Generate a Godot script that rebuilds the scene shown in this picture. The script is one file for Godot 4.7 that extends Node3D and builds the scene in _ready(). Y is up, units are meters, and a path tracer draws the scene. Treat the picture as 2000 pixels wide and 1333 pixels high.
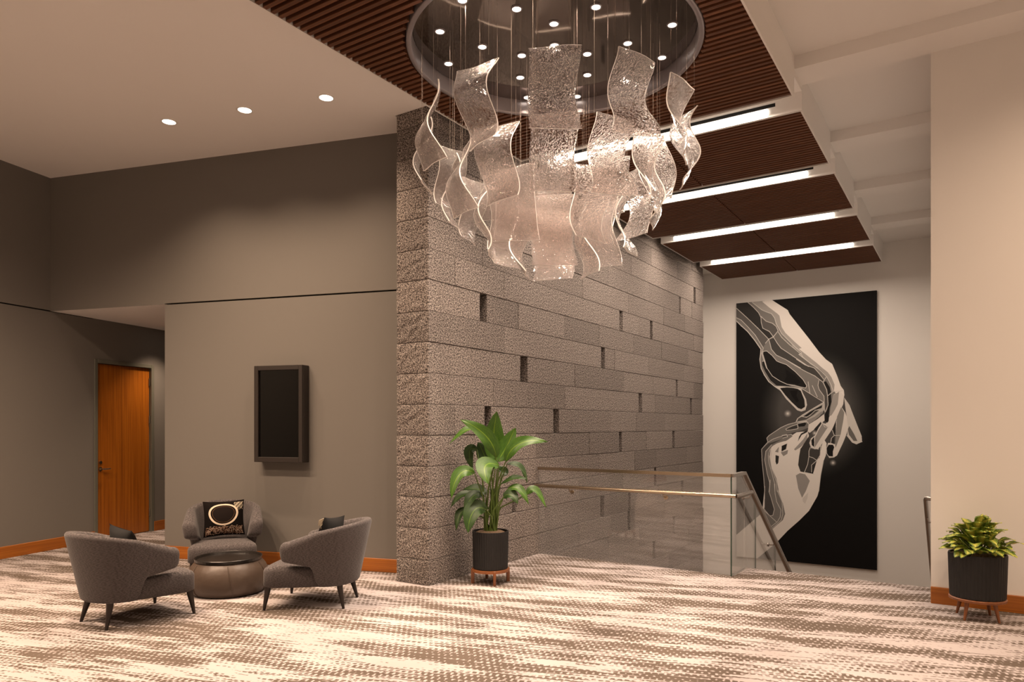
extends Node3D
# A hotel lobby: stone wall, glass-panel chandelier, slat ceiling, lounge chairs, stairwell with artwork.
# Plan coordinates: X runs along the ceiling slats, s runs along the stone wall away from the viewer; V() turns them into Godot's axes.

const EYE := 1.53
const FOCAL := 1378.46       # pixels of a 2000 x 1333 frame
const HORIZON := 832.0
const TURN := 32.98          # degrees between the view and the stone wall
const GREY := 16.3           # degrees between the lounge walls and the stone wall
const INNER := Vector2(-9.485, 4.190)   # inner corner of the lounge walls (X, s)
const HUB := Vector2(-2.786, 4.90)      # chandelier centre (X, s)
const FLAT := 0xFFFFFFFF

var M := {}
var taken := {}
var rng := RandomNumberGenerator.new()


func _ready() -> void:
	rng.seed = 7
	camera_and_air()
	materials()
	structure()
	slat_ceiling()
	chandelier()
	stone_wall()
	railing()
	artwork()
	lounge()
	plants()
	fittings()


func camera_and_air() -> void:
	var cam := Camera3D.new()
	cam.name = "camera"
	cam.projection = Camera3D.PROJECTION_FRUSTUM
	cam.near = 0.05
	cam.far = 100.0
	cam.size = 0.05 * 1333.0 / FOCAL
	cam.frustum_offset = Vector2(0.0, 0.05 * (HORIZON - 666.5) / FOCAL)
	cam.position = Vector3(0, EYE, 0)
	cam.rotation_degrees = Vector3(0, TURN, 0)
	add_child(cam)
	cam.current = true
	var env := Environment.new()
	env.background_mode = Environment.BG_COLOR
	env.background_color = Color(0, 0, 0)
	env.tonemap_mode = Environment.TONE_MAPPER_LINEAR
	env.tonemap_exposure = 1.05
	env.sdfgi_enabled = true
	env.ssao_enabled = true
	env.ssil_enabled = true
	var we := WorldEnvironment.new()
	we.name = "world_environment"
	we.environment = env
	add_child(we)


# ---------------------------------------------------------------- helpers

func V(x: float, y: float, s: float) -> Vector3:
	return Vector3(x, y, -s)


func numbered(called: String) -> String:
	var n: int = taken.get(called, 0)
	taken[called] = n + 1
	return called if n == 0 else "%s_%03d" % [called, n]


func thing(called: String, label: String, category: String, at := Vector3.ZERO, turn := 0.0, group := "") -> Node3D:
	var o := Node3D.new()
	o.name = numbered(called)
	add_child(o)
	o.position = at
	o.rotation.y = turn
	o.set_meta("label", label)
	o.set_meta("category", category)
	if group:
		o.set_meta("group", group)
	return o


func struct(called: String, at := Vector3.ZERO, turn := 0.0) -> Node3D:
	var o := Node3D.new()
	o.name = called
	add_child(o, true)
	o.position = at
	o.rotation.y = turn
	o.set_meta("kind", "structure")
	return o


func part(called: String, mesh: Mesh, m: Material, parent: Node, at := Vector3.ZERO, turn := 0.0) -> MeshInstance3D:
	var o := MeshInstance3D.new()
	o.name = called
	o.mesh = mesh
	if m:
		o.material_override = m
	parent.add_child(o, true)
	o.position = at
	o.rotation.y = turn
	return o


func solid(called: String, mesh: Mesh, m: Material) -> MeshInstance3D:
	var o := part(called, mesh, m, self)
	o.set_meta("kind", "structure")
	return o


func begin() -> SurfaceTool:
	var st := SurfaceTool.new()
	st.begin(Mesh.PRIMITIVE_TRIANGLES)
	return st


func done(st: SurfaceTool) -> ArrayMesh:
	st.generate_normals()
	return st.commit()


func corner(st: SurfaceTool, p: Vector3, uv := Vector2.ZERO) -> void:
	st.set_uv(uv)
	st.add_vertex(p)


# Corners run counter-clockwise seen from outside.
func quad(st: SurfaceTool, a: Vector3, b: Vector3, c: Vector3, d: Vector3, ua := Vector2.ZERO, ub := Vector2.ZERO, uc := Vector2.ZERO, ud := Vector2.ZERO) -> void:
	corner(st, a, ua); corner(st, c, uc); corner(st, b, ub)
	corner(st, a, ua); corner(st, d, ud); corner(st, c, uc)


# A convex polygon turned to look away from the point inside.
func away(st: SurfaceTool, p: Array, inside: Vector3) -> void:
	var n: Vector3 = (p[1] - p[0]).cross(p[2] - p[0])
	var mid := Vector3.ZERO
	for q in p:
		mid += q
	mid /= p.size()
	var w: Array = p.duplicate()
	if n.dot(mid - inside) < 0.0:
		w.reverse()
	for i in range(1, w.size() - 1):
		corner(st, w[0]); corner(st, w[i + 1]); corner(st, w[i])


func add_box(st: SurfaceTool, lo: Vector3, hi: Vector3, bevel := 0.0, basis := Basis.IDENTITY, origin := Vector3.ZERO) -> void:
	st.set_smooth_group(FLAT)
	var c := (lo + hi) / 2.0
	var h := (hi - lo).abs() / 2.0
	var b := minf(bevel, minf(h.x, minf(h.y, h.z)) * 0.9)
	var mid := origin + basis * c
	var at := func(v: Vector3) -> Vector3: return origin + basis * (c + v)
	for ax in 3:
		var e := (ax + 1) % 3
		var f := (ax + 2) % 3
		for s in [-1.0, 1.0]:
			var p := []
			for k in [[-1, -1], [1, -1], [1, 1], [-1, 1]]:
				var v := Vector3.ZERO
				v[ax] = s * h[ax]
				v[e] = k[0] * (h[e] - b)
				v[f] = k[1] * (h[f] - b)
				p.append(at.call(v))
			away(st, p, mid)
	if b <= 0.0:
		return
	for ax in 3:
		var e := (ax + 1) % 3
		var f := (ax + 2) % 3
		for s in [-1.0, 1.0]:
			for t in [-1.0, 1.0]:
				var p := []
				for k in [[-1, 0], [1, 0], [1, 1], [-1, 1]]:
					var v := Vector3.ZERO
					v[ax] = k[0] * (h[ax] - b)
					v[e] = s * (h[e] if k[1] == 0 else h[e] - b)
					v[f] = t * (h[f] - b if k[1] == 0 else h[f])
					p.append(at.call(v))
				away(st, p, mid)
	for i in 8:
		var g := Vector3(1 if i & 1 else -1, 1 if i & 2 else -1, 1 if i & 4 else -1)
		var p := []
		for ax in 3:
			var v := Vector3.ZERO
			for k in 3:
				v[k] = g[k] * (h[k] if k == ax else h[k] - b)
			p.append(at.call(v))
		away(st, p, mid)


func box(lo: Vector3, hi: Vector3, bevel := 0.0) -> ArrayMesh:
	var st := begin()
	add_box(st, lo, hi, bevel)
	return done(st)


# A box given in plan coordinates.
func pbox(x0: float, x1: float, y0: float, y1: float, s0: float, s1: float, bevel := 0.0) -> ArrayMesh:
	return box(V(x0, y0, s1), V(x1, y1, s0), bevel)


# Rows of points; each row is a ring when closed. Seen from outside, rows rise and points run counter-clockwise round the axis.
func add_grid(st: SurfaceTool, rows: Array, closed := false, smooth := true, flip := false) -> void:
	st.set_smooth_group(0 if smooth else FLAT)
	for i in rows.size() - 1:
		var n: int = rows[i].size()
		for j in (n if closed else n - 1):
			var k := (j + 1) % n
			var u0 := float(j) / (n if closed else n - 1)
			var u1 := float(j + 1) / (n if closed else n - 1)
			var v0 := float(i) / (rows.size() - 1)
			var v1 := float(i + 1) / (rows.size() - 1)
			if flip:
				quad(st, rows[i][k], rows[i][j], rows[i + 1][j], rows[i + 1][k], Vector2(u1, v0), Vector2(u0, v0), Vector2(u0, v1), Vector2(u1, v1))
			else:
				quad(st, rows[i][j], rows[i][k], rows[i + 1][k], rows[i + 1][j], Vector2(u0, v0), Vector2(u1, v0), Vector2(u1, v1), Vector2(u0, v1))


func add_fan(st: SurfaceTool, ring: Array, up: bool) -> void:
	st.set_smooth_group(FLAT)
	var mid := Vector3.ZERO
	for p in ring:
		mid += p
	mid /= ring.size()
	for j in ring.size():
		var a: Vector3 = ring[j]
		var b: Vector3 = ring[(j + 1) % ring.size()]
		if up:
			corner(st, mid); corner(st, b); corner(st, a)
		else:
			corner(st, mid); corner(st, a); corner(st, b)


# Profile of (radius, height) pairs turned about the y axis, upwards on the outside.
func add_lathe(st: SurfaceTool, profile: Array, n := 32, origin := Vector3.ZERO, smooth := true, caps := true) -> void:
	var rows := []
	for p in profile:
		var ring := []
		for j in n:
			var a := -TAU * j / n
			ring.append(origin + Vector3(p[0] * cos(a), p[1], p[0] * sin(a)))
		rows.append(ring)
	add_grid(st, rows, true, smooth)
	if caps:
		if profile[0][0] > 0.0001:
			add_fan(st, rows[0], false)
		if profile[-1][0] > 0.0001:
			add_fan(st, rows[-1], true)


func lathe(profile: Array, n := 32, smooth := true, caps := true) -> ArrayMesh:
	var st := begin()
	add_lathe(st, profile, n, Vector3.ZERO, smooth, caps)
	return done(st)


# A tube along points, with a radius for each.
func add_tube(st: SurfaceTool, pts: Array, radii: Array, n := 10, caps := true) -> void:
	var rows := []
	var side := Vector3.ZERO
	for i in pts.size():
		var d: Vector3 = (pts[mini(i + 1, pts.size() - 1)] - pts[maxi(i - 1, 0)]).normalized()
		if i == 0:
			side = d.cross(Vector3.UP if absf(d.y) < 0.9 else Vector3.RIGHT).normalized()
		else:
			side = (side - d * side.dot(d)).normalized()
		var other := d.cross(side).normalized()
		var r: float = radii[mini(i, radii.size() - 1)]
		var ring := []
		for j in n:
			var a := TAU * j / n
			ring.append(pts[i] + (side * cos(a) + other * sin(a)) * r)
		rows.append(ring)
	add_grid(st, rows, true)
	if caps:
		add_fan(st, rows[0], false)
		add_fan(st, rows[-1], true)


func tube(pts: Array, radii: Array, n := 10) -> ArrayMesh:
	var st := begin()
	add_tube(st, pts, radii, n)
	return done(st)


# A flat outline in plan (X, s) made into a slab.
func slab(outline: PackedVector2Array, y0: float, y1: float, uv_size := 0.0) -> ArrayMesh:
	var st := begin()
	st.set_smooth_group(FLAT)
	var g := deg_to_rad(GREY)
	var uv := func(p: Vector2) -> Vector2:
		return Vector2(p.x * cos(g) + p.y * sin(g), -p.x * sin(g) + p.y * cos(g)) / uv_size if uv_size > 0.0 else Vector2.ZERO
	var tri := Geometry2D.triangulate_polygon(outline)
	for i in range(0, tri.size(), 3):
		var a := outline[tri[i]]
		var b := outline[tri[i + 1]]
		var c := outline[tri[i + 2]]
		if (b - a).cross(c - a) < 0.0:
			var keep := b
			b = c
			c = keep
		# counter-clockwise in (X, s) is counter-clockwise seen from above
		corner(st, V(a.x, y1, a.y), uv.call(a)); corner(st, V(c.x, y1, c.y), uv.call(c)); corner(st, V(b.x, y1, b.y), uv.call(b))
		corner(st, V(a.x, y0, a.y), uv.call(a)); corner(st, V(b.x, y0, b.y), uv.call(b)); corner(st, V(c.x, y0, c.y), uv.call(c))
	var turns := 0.0
	for i in outline.size():
		var p := outline[i]
		var q := outline[(i + 1) % outline.size()]
		turns += p.cross(q)
	for i in outline.size():
		var p := outline[i]
		var q := outline[(i + 1) % outline.size()]
		if turns < 0.0:
			var keep := p
			p = q
			q = keep
		quad(st, V(p.x, y0, p.y), V(q.x, y0, q.y), V(q.x, y1, q.y), V(p.x, y1, p.y), uv.call(p), uv.call(q), uv.call(q), uv.call(p))
	return done(st)


func spot(parent: Node, at: Vector3, energy: float, color: Color, angle: float, size := 0.04, towards := Vector3.DOWN, soft := 0.8) -> void:
	var l := SpotLight3D.new()
	l.name = "spot_light"
	l.light_color = color
	l.light_energy = energy
	l.spot_angle = angle
	l.spot_angle_attenuation = soft
	l.spot_range = 30.0
	l.spot_attenuation = 2.0
	l.light_size = size
	l.shadow_enabled = true
	parent.add_child(l, true)
	l.position = at
	l.basis = Basis.looking_at(towards, Vector3.FORWARD if absf(towards.y) > 0.9 else Vector3.UP)


# ---------------------------------------------------------------- materials

func mat(called: String, color: Color, rough := 0.7, metal := 0.0, spec := 0.5) -> StandardMaterial3D:
	var m := StandardMaterial3D.new()
	m.resource_name = called
	m.albedo_color = color
	m.roughness = rough
	m.metallic = metal
	m.metallic_specular = spec
	M[called] = m
	return m


func noise(freq: float, seed_: int, kind := FastNoiseLite.TYPE_SIMPLEX_SMOOTH, octaves := 4) -> FastNoiseLite:
	var n := FastNoiseLite.new()
	n.seed = seed_
	n.noise_type = kind
	n.frequency = freq
	n.fractal_octaves = octaves
	return n


func noise_texture(n: FastNoiseLite, w: int, h: int, ramp: Array = []) -> NoiseTexture2D:
	var t := NoiseTexture2D.new()
	t.width = w
	t.height = h
	t.seamless = true
	t.noise = n
	if ramp:
		var g := Gradient.new()
		g.offsets = PackedFloat32Array(ramp.map(func(e): return e[0]))
		g.colors = PackedColorArray(ramp.map(func(e): return e[1]))
		t.color_ramp = g
	return t


func relief(m: StandardMaterial3D, t: Texture2D, centimetres: float) -> void:
	m.heightmap_enabled = true
	m.heightmap_texture = t
	m.heightmap_scale = centimetres


func planar(m: StandardMaterial3D, scale: Vector3, world := false) -> void:
	m.uv1_triplanar = true
	m.uv1_world_triplanar = world
	m.uv1_scale = scale
	m.uv1_triplanar_sharpness = 4.0


func materials() -> void:
	mat("white_paint", Color(0.89, 0.88, 0.865), 0.75, 0.0, 0.35)
	mat("ceiling_paint", Color(0.90, 0.89, 0.88), 0.85, 0.0, 0.3)
	mat("grey_paint", Color(0.44, 0.425, 0.405), 0.7, 0.0, 0.35)
	mat("white_trim", Color(0.88, 0.87, 0.86), 0.5)
	mat("black_backing", Color(0.035, 0.03, 0.028), 0.9)
	mat("steel", Color(0.62, 0.60, 0.58), 0.28, 1.0)
	mat("brass_steel", Color(0.70, 0.64, 0.56), 0.25, 1.0)
	mat("ring_metal", Color(0.60, 0.58, 0.60), 0.35, 0.6)
	mat("wire", Color(0.55, 0.50, 0.46), 0.5, 0.3)
	mat("dark_leg", Color(0.16, 0.13, 0.12), 0.4, 0.3)
	mat("black_frame", Color(0.15, 0.125, 0.112), 0.45)
	mat("screen_glass", Color(0.010, 0.010, 0.011), 0.07, 0.0, 0.5)
	mat("canopy_mirror", Color(0.52, 0.49, 0.47), 0.06, 1.0)
	mat("door_frame", Color(0.42, 0.42, 0.38), 0.45, 0.2)
	mat("pot_black", Color(0.045, 0.042, 0.045), 0.55)
	mat("soil", Color(0.42, 0.34, 0.26), 0.95)
	relief(M.soil, noise_texture(noise(0.08, 3), 128, 128), 1.5)
	planar(M.soil, Vector3(6, 6, 6))

	# lamps
	var lamp := mat("lamp_glow", Color(1, 0.95, 0.88), 0.5)
	lamp.emission_enabled = true
	lamp.emission = Color(1, 0.94, 0.86)
	lamp.emission_energy_multiplier = 7.0
	var strip := mat("strip_glow", Color(1, 0.97, 0.93), 0.5)
	strip.emission_enabled = true
	strip.emission = Color(1, 0.96, 0.90)
	strip.emission_energy_multiplier = 3.0

	# timber
	var slat := mat("slat_wood", Color(1, 1, 1), 0.55)
	slat.albedo_texture = noise_texture(noise(0.02, 11, FastNoiseLite.TYPE_SIMPLEX_SMOOTH, 5), 64, 512, [[0.0, Color(0.26, 0.145, 0.08)], [0.5, Color(0.37, 0.215, 0.12)], [1.0, Color(0.48, 0.30, 0.175)]])
	planar(slat, Vector3(0.15, 3.0, 3.0), true)
	var door := mat("door_wood", Color(1, 1, 1), 0.35)
	door.albedo_texture = noise_texture(noise(0.03, 12, FastNoiseLite.TYPE_SIMPLEX_SMOOTH, 5), 512, 64, [[0.0, Color(0.50, 0.27, 0.06)], [0.5, Color(0.60, 0.34, 0.08)], [1.0, Color(0.67, 0.40, 0.11)]])
	planar(door, Vector3(2.0, 0.25, 2.0))
	var base := mat("base_wood", Color(1, 1, 1), 0.35)
	base.albedo_texture = noise_texture(noise(0.03, 13, FastNoiseLite.TYPE_SIMPLEX_SMOOTH, 5), 64, 512, [[0.0, Color(0.52, 0.28, 0.07)], [0.5, Color(0.61, 0.35, 0.10)], [1.0, Color(0.68, 0.42, 0.14)]])
	planar(base, Vector3(0.3, 4.0, 0.3))
	var stand := mat("stand_wood", Color(0.54, 0.32, 0.17), 0.4)
	stand.albedo_texture = noise_texture(noise(0.03, 14), 64, 256, [[0.0, Color(0.75, 0.75, 0.75)], [1.0, Color(1, 1, 1)]])
	planar(stand, Vector3(6, 1.0, 6))

	# granite: fine speckle over broad patches
	var speckle := noise(0.02, 21, FastNoiseLite.TYPE_SIMPLEX, 5)
	speckle.fractal_gain = 0.8
	speckle.domain_warp_enabled = true
	speckle.domain_warp_amplitude = 14.0
	speckle.domain_warp_frequency = 0.03
	var grain := noise_texture(speckle, 1024, 1024, [[0.0, Color(0.11, 0.10, 0.10)], [0.34, Color(0.225, 0.205, 0.20)], [0.45, Color(0.41, 0.38, 0.37)], [0.55, Color(0.555, 0.52, 0.505)], [0.66, Color(0.71, 0.675, 0.655)], [1.0, Color(0.80, 0.76, 0.73)]])
	var rough := noise_texture(noise(0.16, 22, FastNoiseLite.TYPE_SIMPLEX, 4), 512, 512)
	for k in 3:
		var tone: float = [1.0, 0.955, 0.91][k]
		var g := mat("granite_%d" % k, Color(tone, tone, tone * 0.99), 0.85, 0.0, 0.3)
		g.albedo_texture = grain
		planar(g, Vector3(2.2, 2.2, 2.2), true)
		relief(g, rough, 0.2)
	var split := mat("split_granite", Color(1.0, 0.95, 0.90), 0.9, 0.0, 0.3)
	split.albedo_texture = grain
	planar(split, Vector3(1.6, 1.6, 1.6), true)
	relief(split, rough, 1.0)

	# cloth
	var weave := noise_texture(noise(0.12, 31, FastNoiseLite.TYPE_SIMPLEX, 3), 256, 256, [[0.2, Color(0.22, 0.205, 0.205)], [0.5, Color(0.30, 0.28, 0.28)], [0.8, Color(0.40, 0.38, 0.38)]])
	var cloth := mat("chair_cloth", Color(1, 1, 1), 0.95, 0.0, 0.2)
	cloth.albedo_texture = weave
	planar(cloth, Vector3(1.3, 11.0, 1.3))
	relief(cloth, weave, 0.15)
	cloth.rim_enabled = true
	cloth.rim = 0.3
	var leather := mat("ottoman_leather", Color(0.30, 0.25, 0.215), 0.42, 0.0, 0.45)
	relief(leather, noise_texture(noise(0.02, 33), 256, 256), 0.3)
	planar(leather, Vector3(1.5, 1.5, 1.5))
	mat("tray_black", Color(0.10, 0.085, 0.075), 0.3)
	mat("cushion_back", Color(0.06, 0.055, 0.055), 0.9)
	mat("fringe", Color(0.75, 0.70, 0.62), 0.9)

	# glass
	var pane := mat("clear_glass", Color(1, 1, 1, 0.03), 0.02)
	pane.transparency = BaseMaterial3D.TRANSPARENCY_ALPHA
	mat("glass_edge", Color(0.16, 0.24, 0.20), 0.15)
	var seeded := mat("seeded_glass", Color(1.0, 0.98, 0.97, 0.048), 0.03)
	seeded.refraction_enabled = true
	seeded.refraction_scale = 0.05
	seeded.transparency = BaseMaterial3D.TRANSPARENCY_ALPHA
	relief(seeded, bubble_picture(false), 0.13)
	seeded.albedo_texture = bubble_picture(true)
	var rim := mat("glass_rim", Color(1.0, 0.98, 0.96, 0.75), 0.2)
	rim.transparency = BaseMaterial3D.TRANSPARENCY_ALPHA
	rim.refraction_enabled = true
	rim.refraction_scale = 0.05

	var carpet := mat("carpet", Color(1, 1, 1), 0.95, 0.0, 0.1)
	carpet.albedo_texture = carpet_picture()
	carpet.texture_repeat = true
	var step := mat("stair_carpet", Color(0.62, 0.52, 0.44), 0.95, 0.0, 0.1)
	step.albedo_texture = noise_texture(noise(0.1, 51), 256, 256, [[0.0, Color(0.6, 0.6, 0.6)], [1.0, Color(1, 1, 1)]])
	planar(step, Vector3(1.5, 1.5, 1.5), true)


# Seeds and bubbles scattered through the sheet: their swelling, or their pale tint.
func bubble_picture(tint: bool) -> ImageTexture:
	var w := 512
	var h := 768
	var im := Image.create(w, h, false, Image.FORMAT_RGB8)
	var n := noise(0.012, 43, FastNoiseLite.TYPE_SIMPLEX_SMOOTH, 3)
	for y in h:
		for x in w:
			var k := 0.30 + 0.22 * n.get_noise_2d(x, y)
			im.set_pixel(x, y, Color(0.985, 0.98, 0.98) if tint else Color(k, k, k))
	var r := RandomNumberGenerator.new()
	r.seed = 44
	for k in 3600:
		var c := Vector2(r.randf() * w, r.randf() * h)
		var size := r.randf_range(2.0, 4.6)
		for y in range(int(c.y - size), int(c.y + size) + 1):
			for x in range(int(c.x - size), int(c.x + size) + 1):
				var d := Vector2(x, y).distance_to(c) / size
				if d < 1.0 and x >= 0 and y >= 0 and x < w and y < h:
					if tint:
						im.set_pixel(x, y, Color(1, 1, 1) if d < 0.6 else Color(0.86, 0.845, 0.84))
					else:
						var e := im.get_pixel(x, y).r + 0.45 * sqrt(1.0 - d * d)
						im.set_pixel(x, y, Color(e, e, e))
	return ImageTexture.create_from_image(im)


# Woven pattern: streaks of brown on pale wool, the brown pierced by rows of pale dots.
func carpet_picture() -> ImageTexture:
	var n := 2048
	var broad := noise(0.011, 61, FastNoiseLite.TYPE_SIMPLEX_SMOOTH, 3).get_seamless_image(330, n)
	var dash := noise(0.11, 63, FastNoiseLite.TYPE_SIMPLEX, 2).get_seamless_image(150, n)
	var fine := noise(0.20, 62, FastNoiseLite.TYPE_SIMPLEX, 1).get_seamless_image(620, n)
	for im in [broad, dash, fine]:
		im.resize(n, n, Image.INTERPOLATE_BILINEAR)
		im.convert(Image.FORMAT_L8)
	var b := broad.get_data()
	var d := dash.get_data()
	var f := fine.get_data()
	var out := PackedByteArray()
	out.resize(n * n * 3)
	var wave_x := PackedFloat32Array()
	var wave_y := PackedFloat32Array()
	for i in n:
		wave_x.append(cos(TAU * i * 168.0 / n))
		wave_y.append(cos(TAU * i * 70.0 / n))
	var lightest := [174, 166, 165]
	var darkest := [96, 86, 78]
	var at := 0
	for y in n:
		var cy := wave_y[y]
		for x in n:
			var i := y * n + x
			# staggered dots: product of two waves peaks where both agree
			var dot := wave_x[x] * cy
			var v := (b[i] - 128.0) * 1.45 + (d[i] - 128.0) * 1.0 + (f[i] - 128.0) * 0.36 - maxf(dot, 0.0) * 150.0 + 32.0
			var k := clampf(v / 26.0 + 0.5, 0.0, 1.0)
			out[at] = int(lerpf(lightest[0], darkest[0], k))
			out[at + 1] = int(lerpf(lightest[1], darkest[1], k))
			out[at + 2] = int(lerpf(lightest[2], darkest[2], k))
			at += 3
	return ImageTexture.create_from_image(Image.create_from_data(n, n, false, Image.FORMAT_RGB8, out))


# ---------------------------------------------------------------- the room

const CEIL := 4.575          # white ceiling over the lounge
const SEAM := 2.94           # shadow line, also the corridor ceiling
const WOOD := 4.507          # underside of the slats
const BAY := 4.87            # ceiling of the bays on the right
const STONE_X := -4.327
const EDGE_L := -4.24        # slat panels, left and right edge
const EDGE_R := -1.33
const ART_S := 14.5
const STAIR_S := 7.75
const GUARD_S := 7.22
const SIDE_X := -2.03
const WALL_R := -0.284
const RIGHT_S := 7.08
const LOW := -1.843
const MODULES := [[1.2, 6.73], [7.08, 8.69], [9.05, 10.66], [11.02, 12.62], [13.0, 14.4]]


# A point of the lounge frame (a along the grey wall, w away beyond it) in plan coordinates.
func G(a: float, w: float) -> Vector2:
	var g := deg_to_rad(GREY)
	return INNER + Vector2(cos(g), sin(g)) * a + Vector2(-sin(g), cos(g)) * w


# A box in the lounge frame, for nodes turned by GREY at INNER.
func gbox(a0: float, a1: float, y0: float, y1: float, w0: float, w1: float, bevel := 0.0) -> ArrayMesh:
	return box(Vector3(a0, y0, -w1), Vector3(a1, y1, -w0), bevel)


func lounge_struct(called: String) -> Node3D:
	return struct(called, V(INNER.x, 0, INNER.y), deg_to_rad(GREY))


func structure() -> void:
	# carpeted floor with the stairwell left open
	var c0 := G(-0.2, 5.0)
	var c1 := G(1.9, 5.0)
	var fl := struct("floor")
	part("carpet", slab(PackedVector2Array([Vector2(-12.5, -4.2), Vector2(5.2, -4.2), Vector2(5.2, 7.3), Vector2(WALL_R, 7.3), Vector2(WALL_R, STAIR_S), Vector2(SIDE_X + 0.02, STAIR_S), Vector2(SIDE_X + 0.02, GUARD_S + 0.05), Vector2(-4.8, GUARD_S + 0.05), c1, c0]), -0.22, 0.0, 7.2), M.carpet, fl)
	solid("floor_lower", pbox(-4.9, WALL_R, LOW - 0.2, LOW, GUARD_S - 0.4, ART_S, 0.0), M.stair_carpet)
	var stairs := struct("staircase")
	var going := 0.28
	var rise := -LOW / 10.0
	for k in 9:
		part("stair_tread", pbox(SIDE_X + 0.02, WALL_R, LOW, -rise * (k + 1), STAIR_S + going * k, STAIR_S + going * (k + 1)), M.stair_carpet, stairs)

	# lounge walls: left wall with door opening, grey wall with the shadow line, corridor behind
	var left := lounge_struct("wall_left")
	part("lower_wall", gbox(-0.2, 0.0, 0.0, SEAM - 0.008, -9.0, 0.63), M.grey_paint, left)
	part("lower_wall", gbox(-0.2, 0.0, 0.0, SEAM, 1.64, 5.0), M.grey_paint, left)
	part("lower_wall", gbox(-0.2, 0.0, 2.41, SEAM, 0.63, 1.64), M.grey_paint, left)
	part("upper_wall", gbox(-0.2, 0.0, SEAM + 0.008, CEIL + 0.02, -9.0, 0.2), M.grey_paint, left)
	part("reveal", gbox(-0.2, -0.10, SEAM - 0.008, SEAM + 0.008, -9.0, 0.0), M.grey_paint, left)
	var rear := lounge_struct("wall_rear")
	part("lower_wall", gbox(1.723, 5.06, 0.0, SEAM - 0.009, 0.0, 0.18), M.grey_paint, rear)
	part("upper_wall", gbox(0.0, 5.06, SEAM + 0.009, CEIL + 0.02, 0.0, 0.18), M.grey_paint, rear)
	part("reveal", gbox(1.723, 5.06, SEAM - 0.009, SEAM + 0.009, 0.10, 0.18), M.grey_paint, rear)
	var corr := lounge_struct("wall_corridor")
	part("side_wall", gbox(1.723, 1.9, 0.0, SEAM + 0.02, 0.18, 5.0), M.grey_paint, corr)
	part("end_wall", gbox(-0.2, 1.9, 0.0, SEAM + 0.02, 5.0, 5.2), M.grey_paint, corr)
	var cc := lounge_struct("ceiling_corridor")
	part("soffit", gbox(0.0, 1.723, SEAM, SEAM + 0.1, 0.18, 5.0), M.ceiling_paint, cc)
	part("soffit", gbox(0.0, 1.723, SEAM, SEAM + 0.008, 0.006, 0.18), M.ceiling_paint, cc)
	part("soffit_edge", gbox(0.0, 1.723, SEAM - 0.001, SEAM + 0.009, 0.0, 0.006), M.grey_paint, cc)
	var bl := lounge_struct("baseboard_left")
	part("board", gbox(0.0, 0.016, 0.0, 0.14, -9.0, 0.63, 0.003), M.base_wood, bl)
	part("board", gbox(0.0, 0.016, 0.0, 0.14, 1.64, 5.0, 0.003), M.base_wood, bl)
	var br := lounge_struct("baseboard_rear")
	part("board", gbox(1.723, 4.98, 0.0, 0.14, -0.016, 0.0, 0.003), M.base_wood, br)

	door_one()

	# white ceiling over the lounge, with its drop edge beside the slats
	solid("ceiling", slab(PackedVector2Array([Vector2(-4.34, -4.3), Vector2(-4.34, 5.19), Vector2(-4.74, 5.19), Vector2(-4.74, 5.75), G(-0.2, 0.18), G(-0.2, -8.9)]), CEIL, BAY + 0.1), M.ceiling_paint)
	solid("ceiling_entry", pbox(-4.34, EDGE_R, CEIL, BAY + 0.1, -4.2, 1.15), M.ceiling_paint)
	# soffit that carries the slat panels and the bays to its right
	solid("ceiling_soffit", pbox(-4.7, EDGE_R, 4.685, BAY + 0.1, 1.15, ART_S), M.ceiling_paint)
	solid("ceiling_bays", pbox(EDGE_R, 5.2, BAY, BAY + 0.1, -4.2, ART_S), M.ceiling_paint)
	var beams := struct("ceiling_beams")
	for s in [2.79, 4.76, 6.73, 8.69, 10.66, 12.62]:
		part("beam", pbox(EDGE_R, 5.2 if s < RIGHT_S else WALL_R, 4.75, BAY, s, s + 0.36), M.ceiling_paint, beams)

	# white walls
	solid("wall_far", pbox(-5.4, 0.2, LOW, BAY, ART_S, ART_S + 0.2), M.white_paint)
	var right := struct("wall_right")
	part("front_wall", pbox(WALL_R, 5.2, 0.0, BAY, RIGHT_S, RIGHT_S + 0.22), M.white_paint, right)
	part("stair_wall", pbox(WALL_R, 0.0, LOW, BAY, RIGHT_S + 0.22, ART_S), M.white_paint, right)
	solid("baseboard_right", pbox(WALL_R, 5.2, 0.0, 0.143, RIGHT_S - 0.018, RIGHT_S, 0.003), M.base_wood)
	solid("wall_side", pbox(5.2, 5.4, 0.0, BAY, -4.2, RIGHT_S + 0.2), M.white_paint)
	solid("wall_behind", pbox(-12.5, 5.4, 0.0, BAY, -4.4, -4.2), M.white_paint)
	solid("wall_stairwell", pbox(-5.4, -4.75, LOW, BAY, 13.45, ART_S), M.white_paint)


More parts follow.
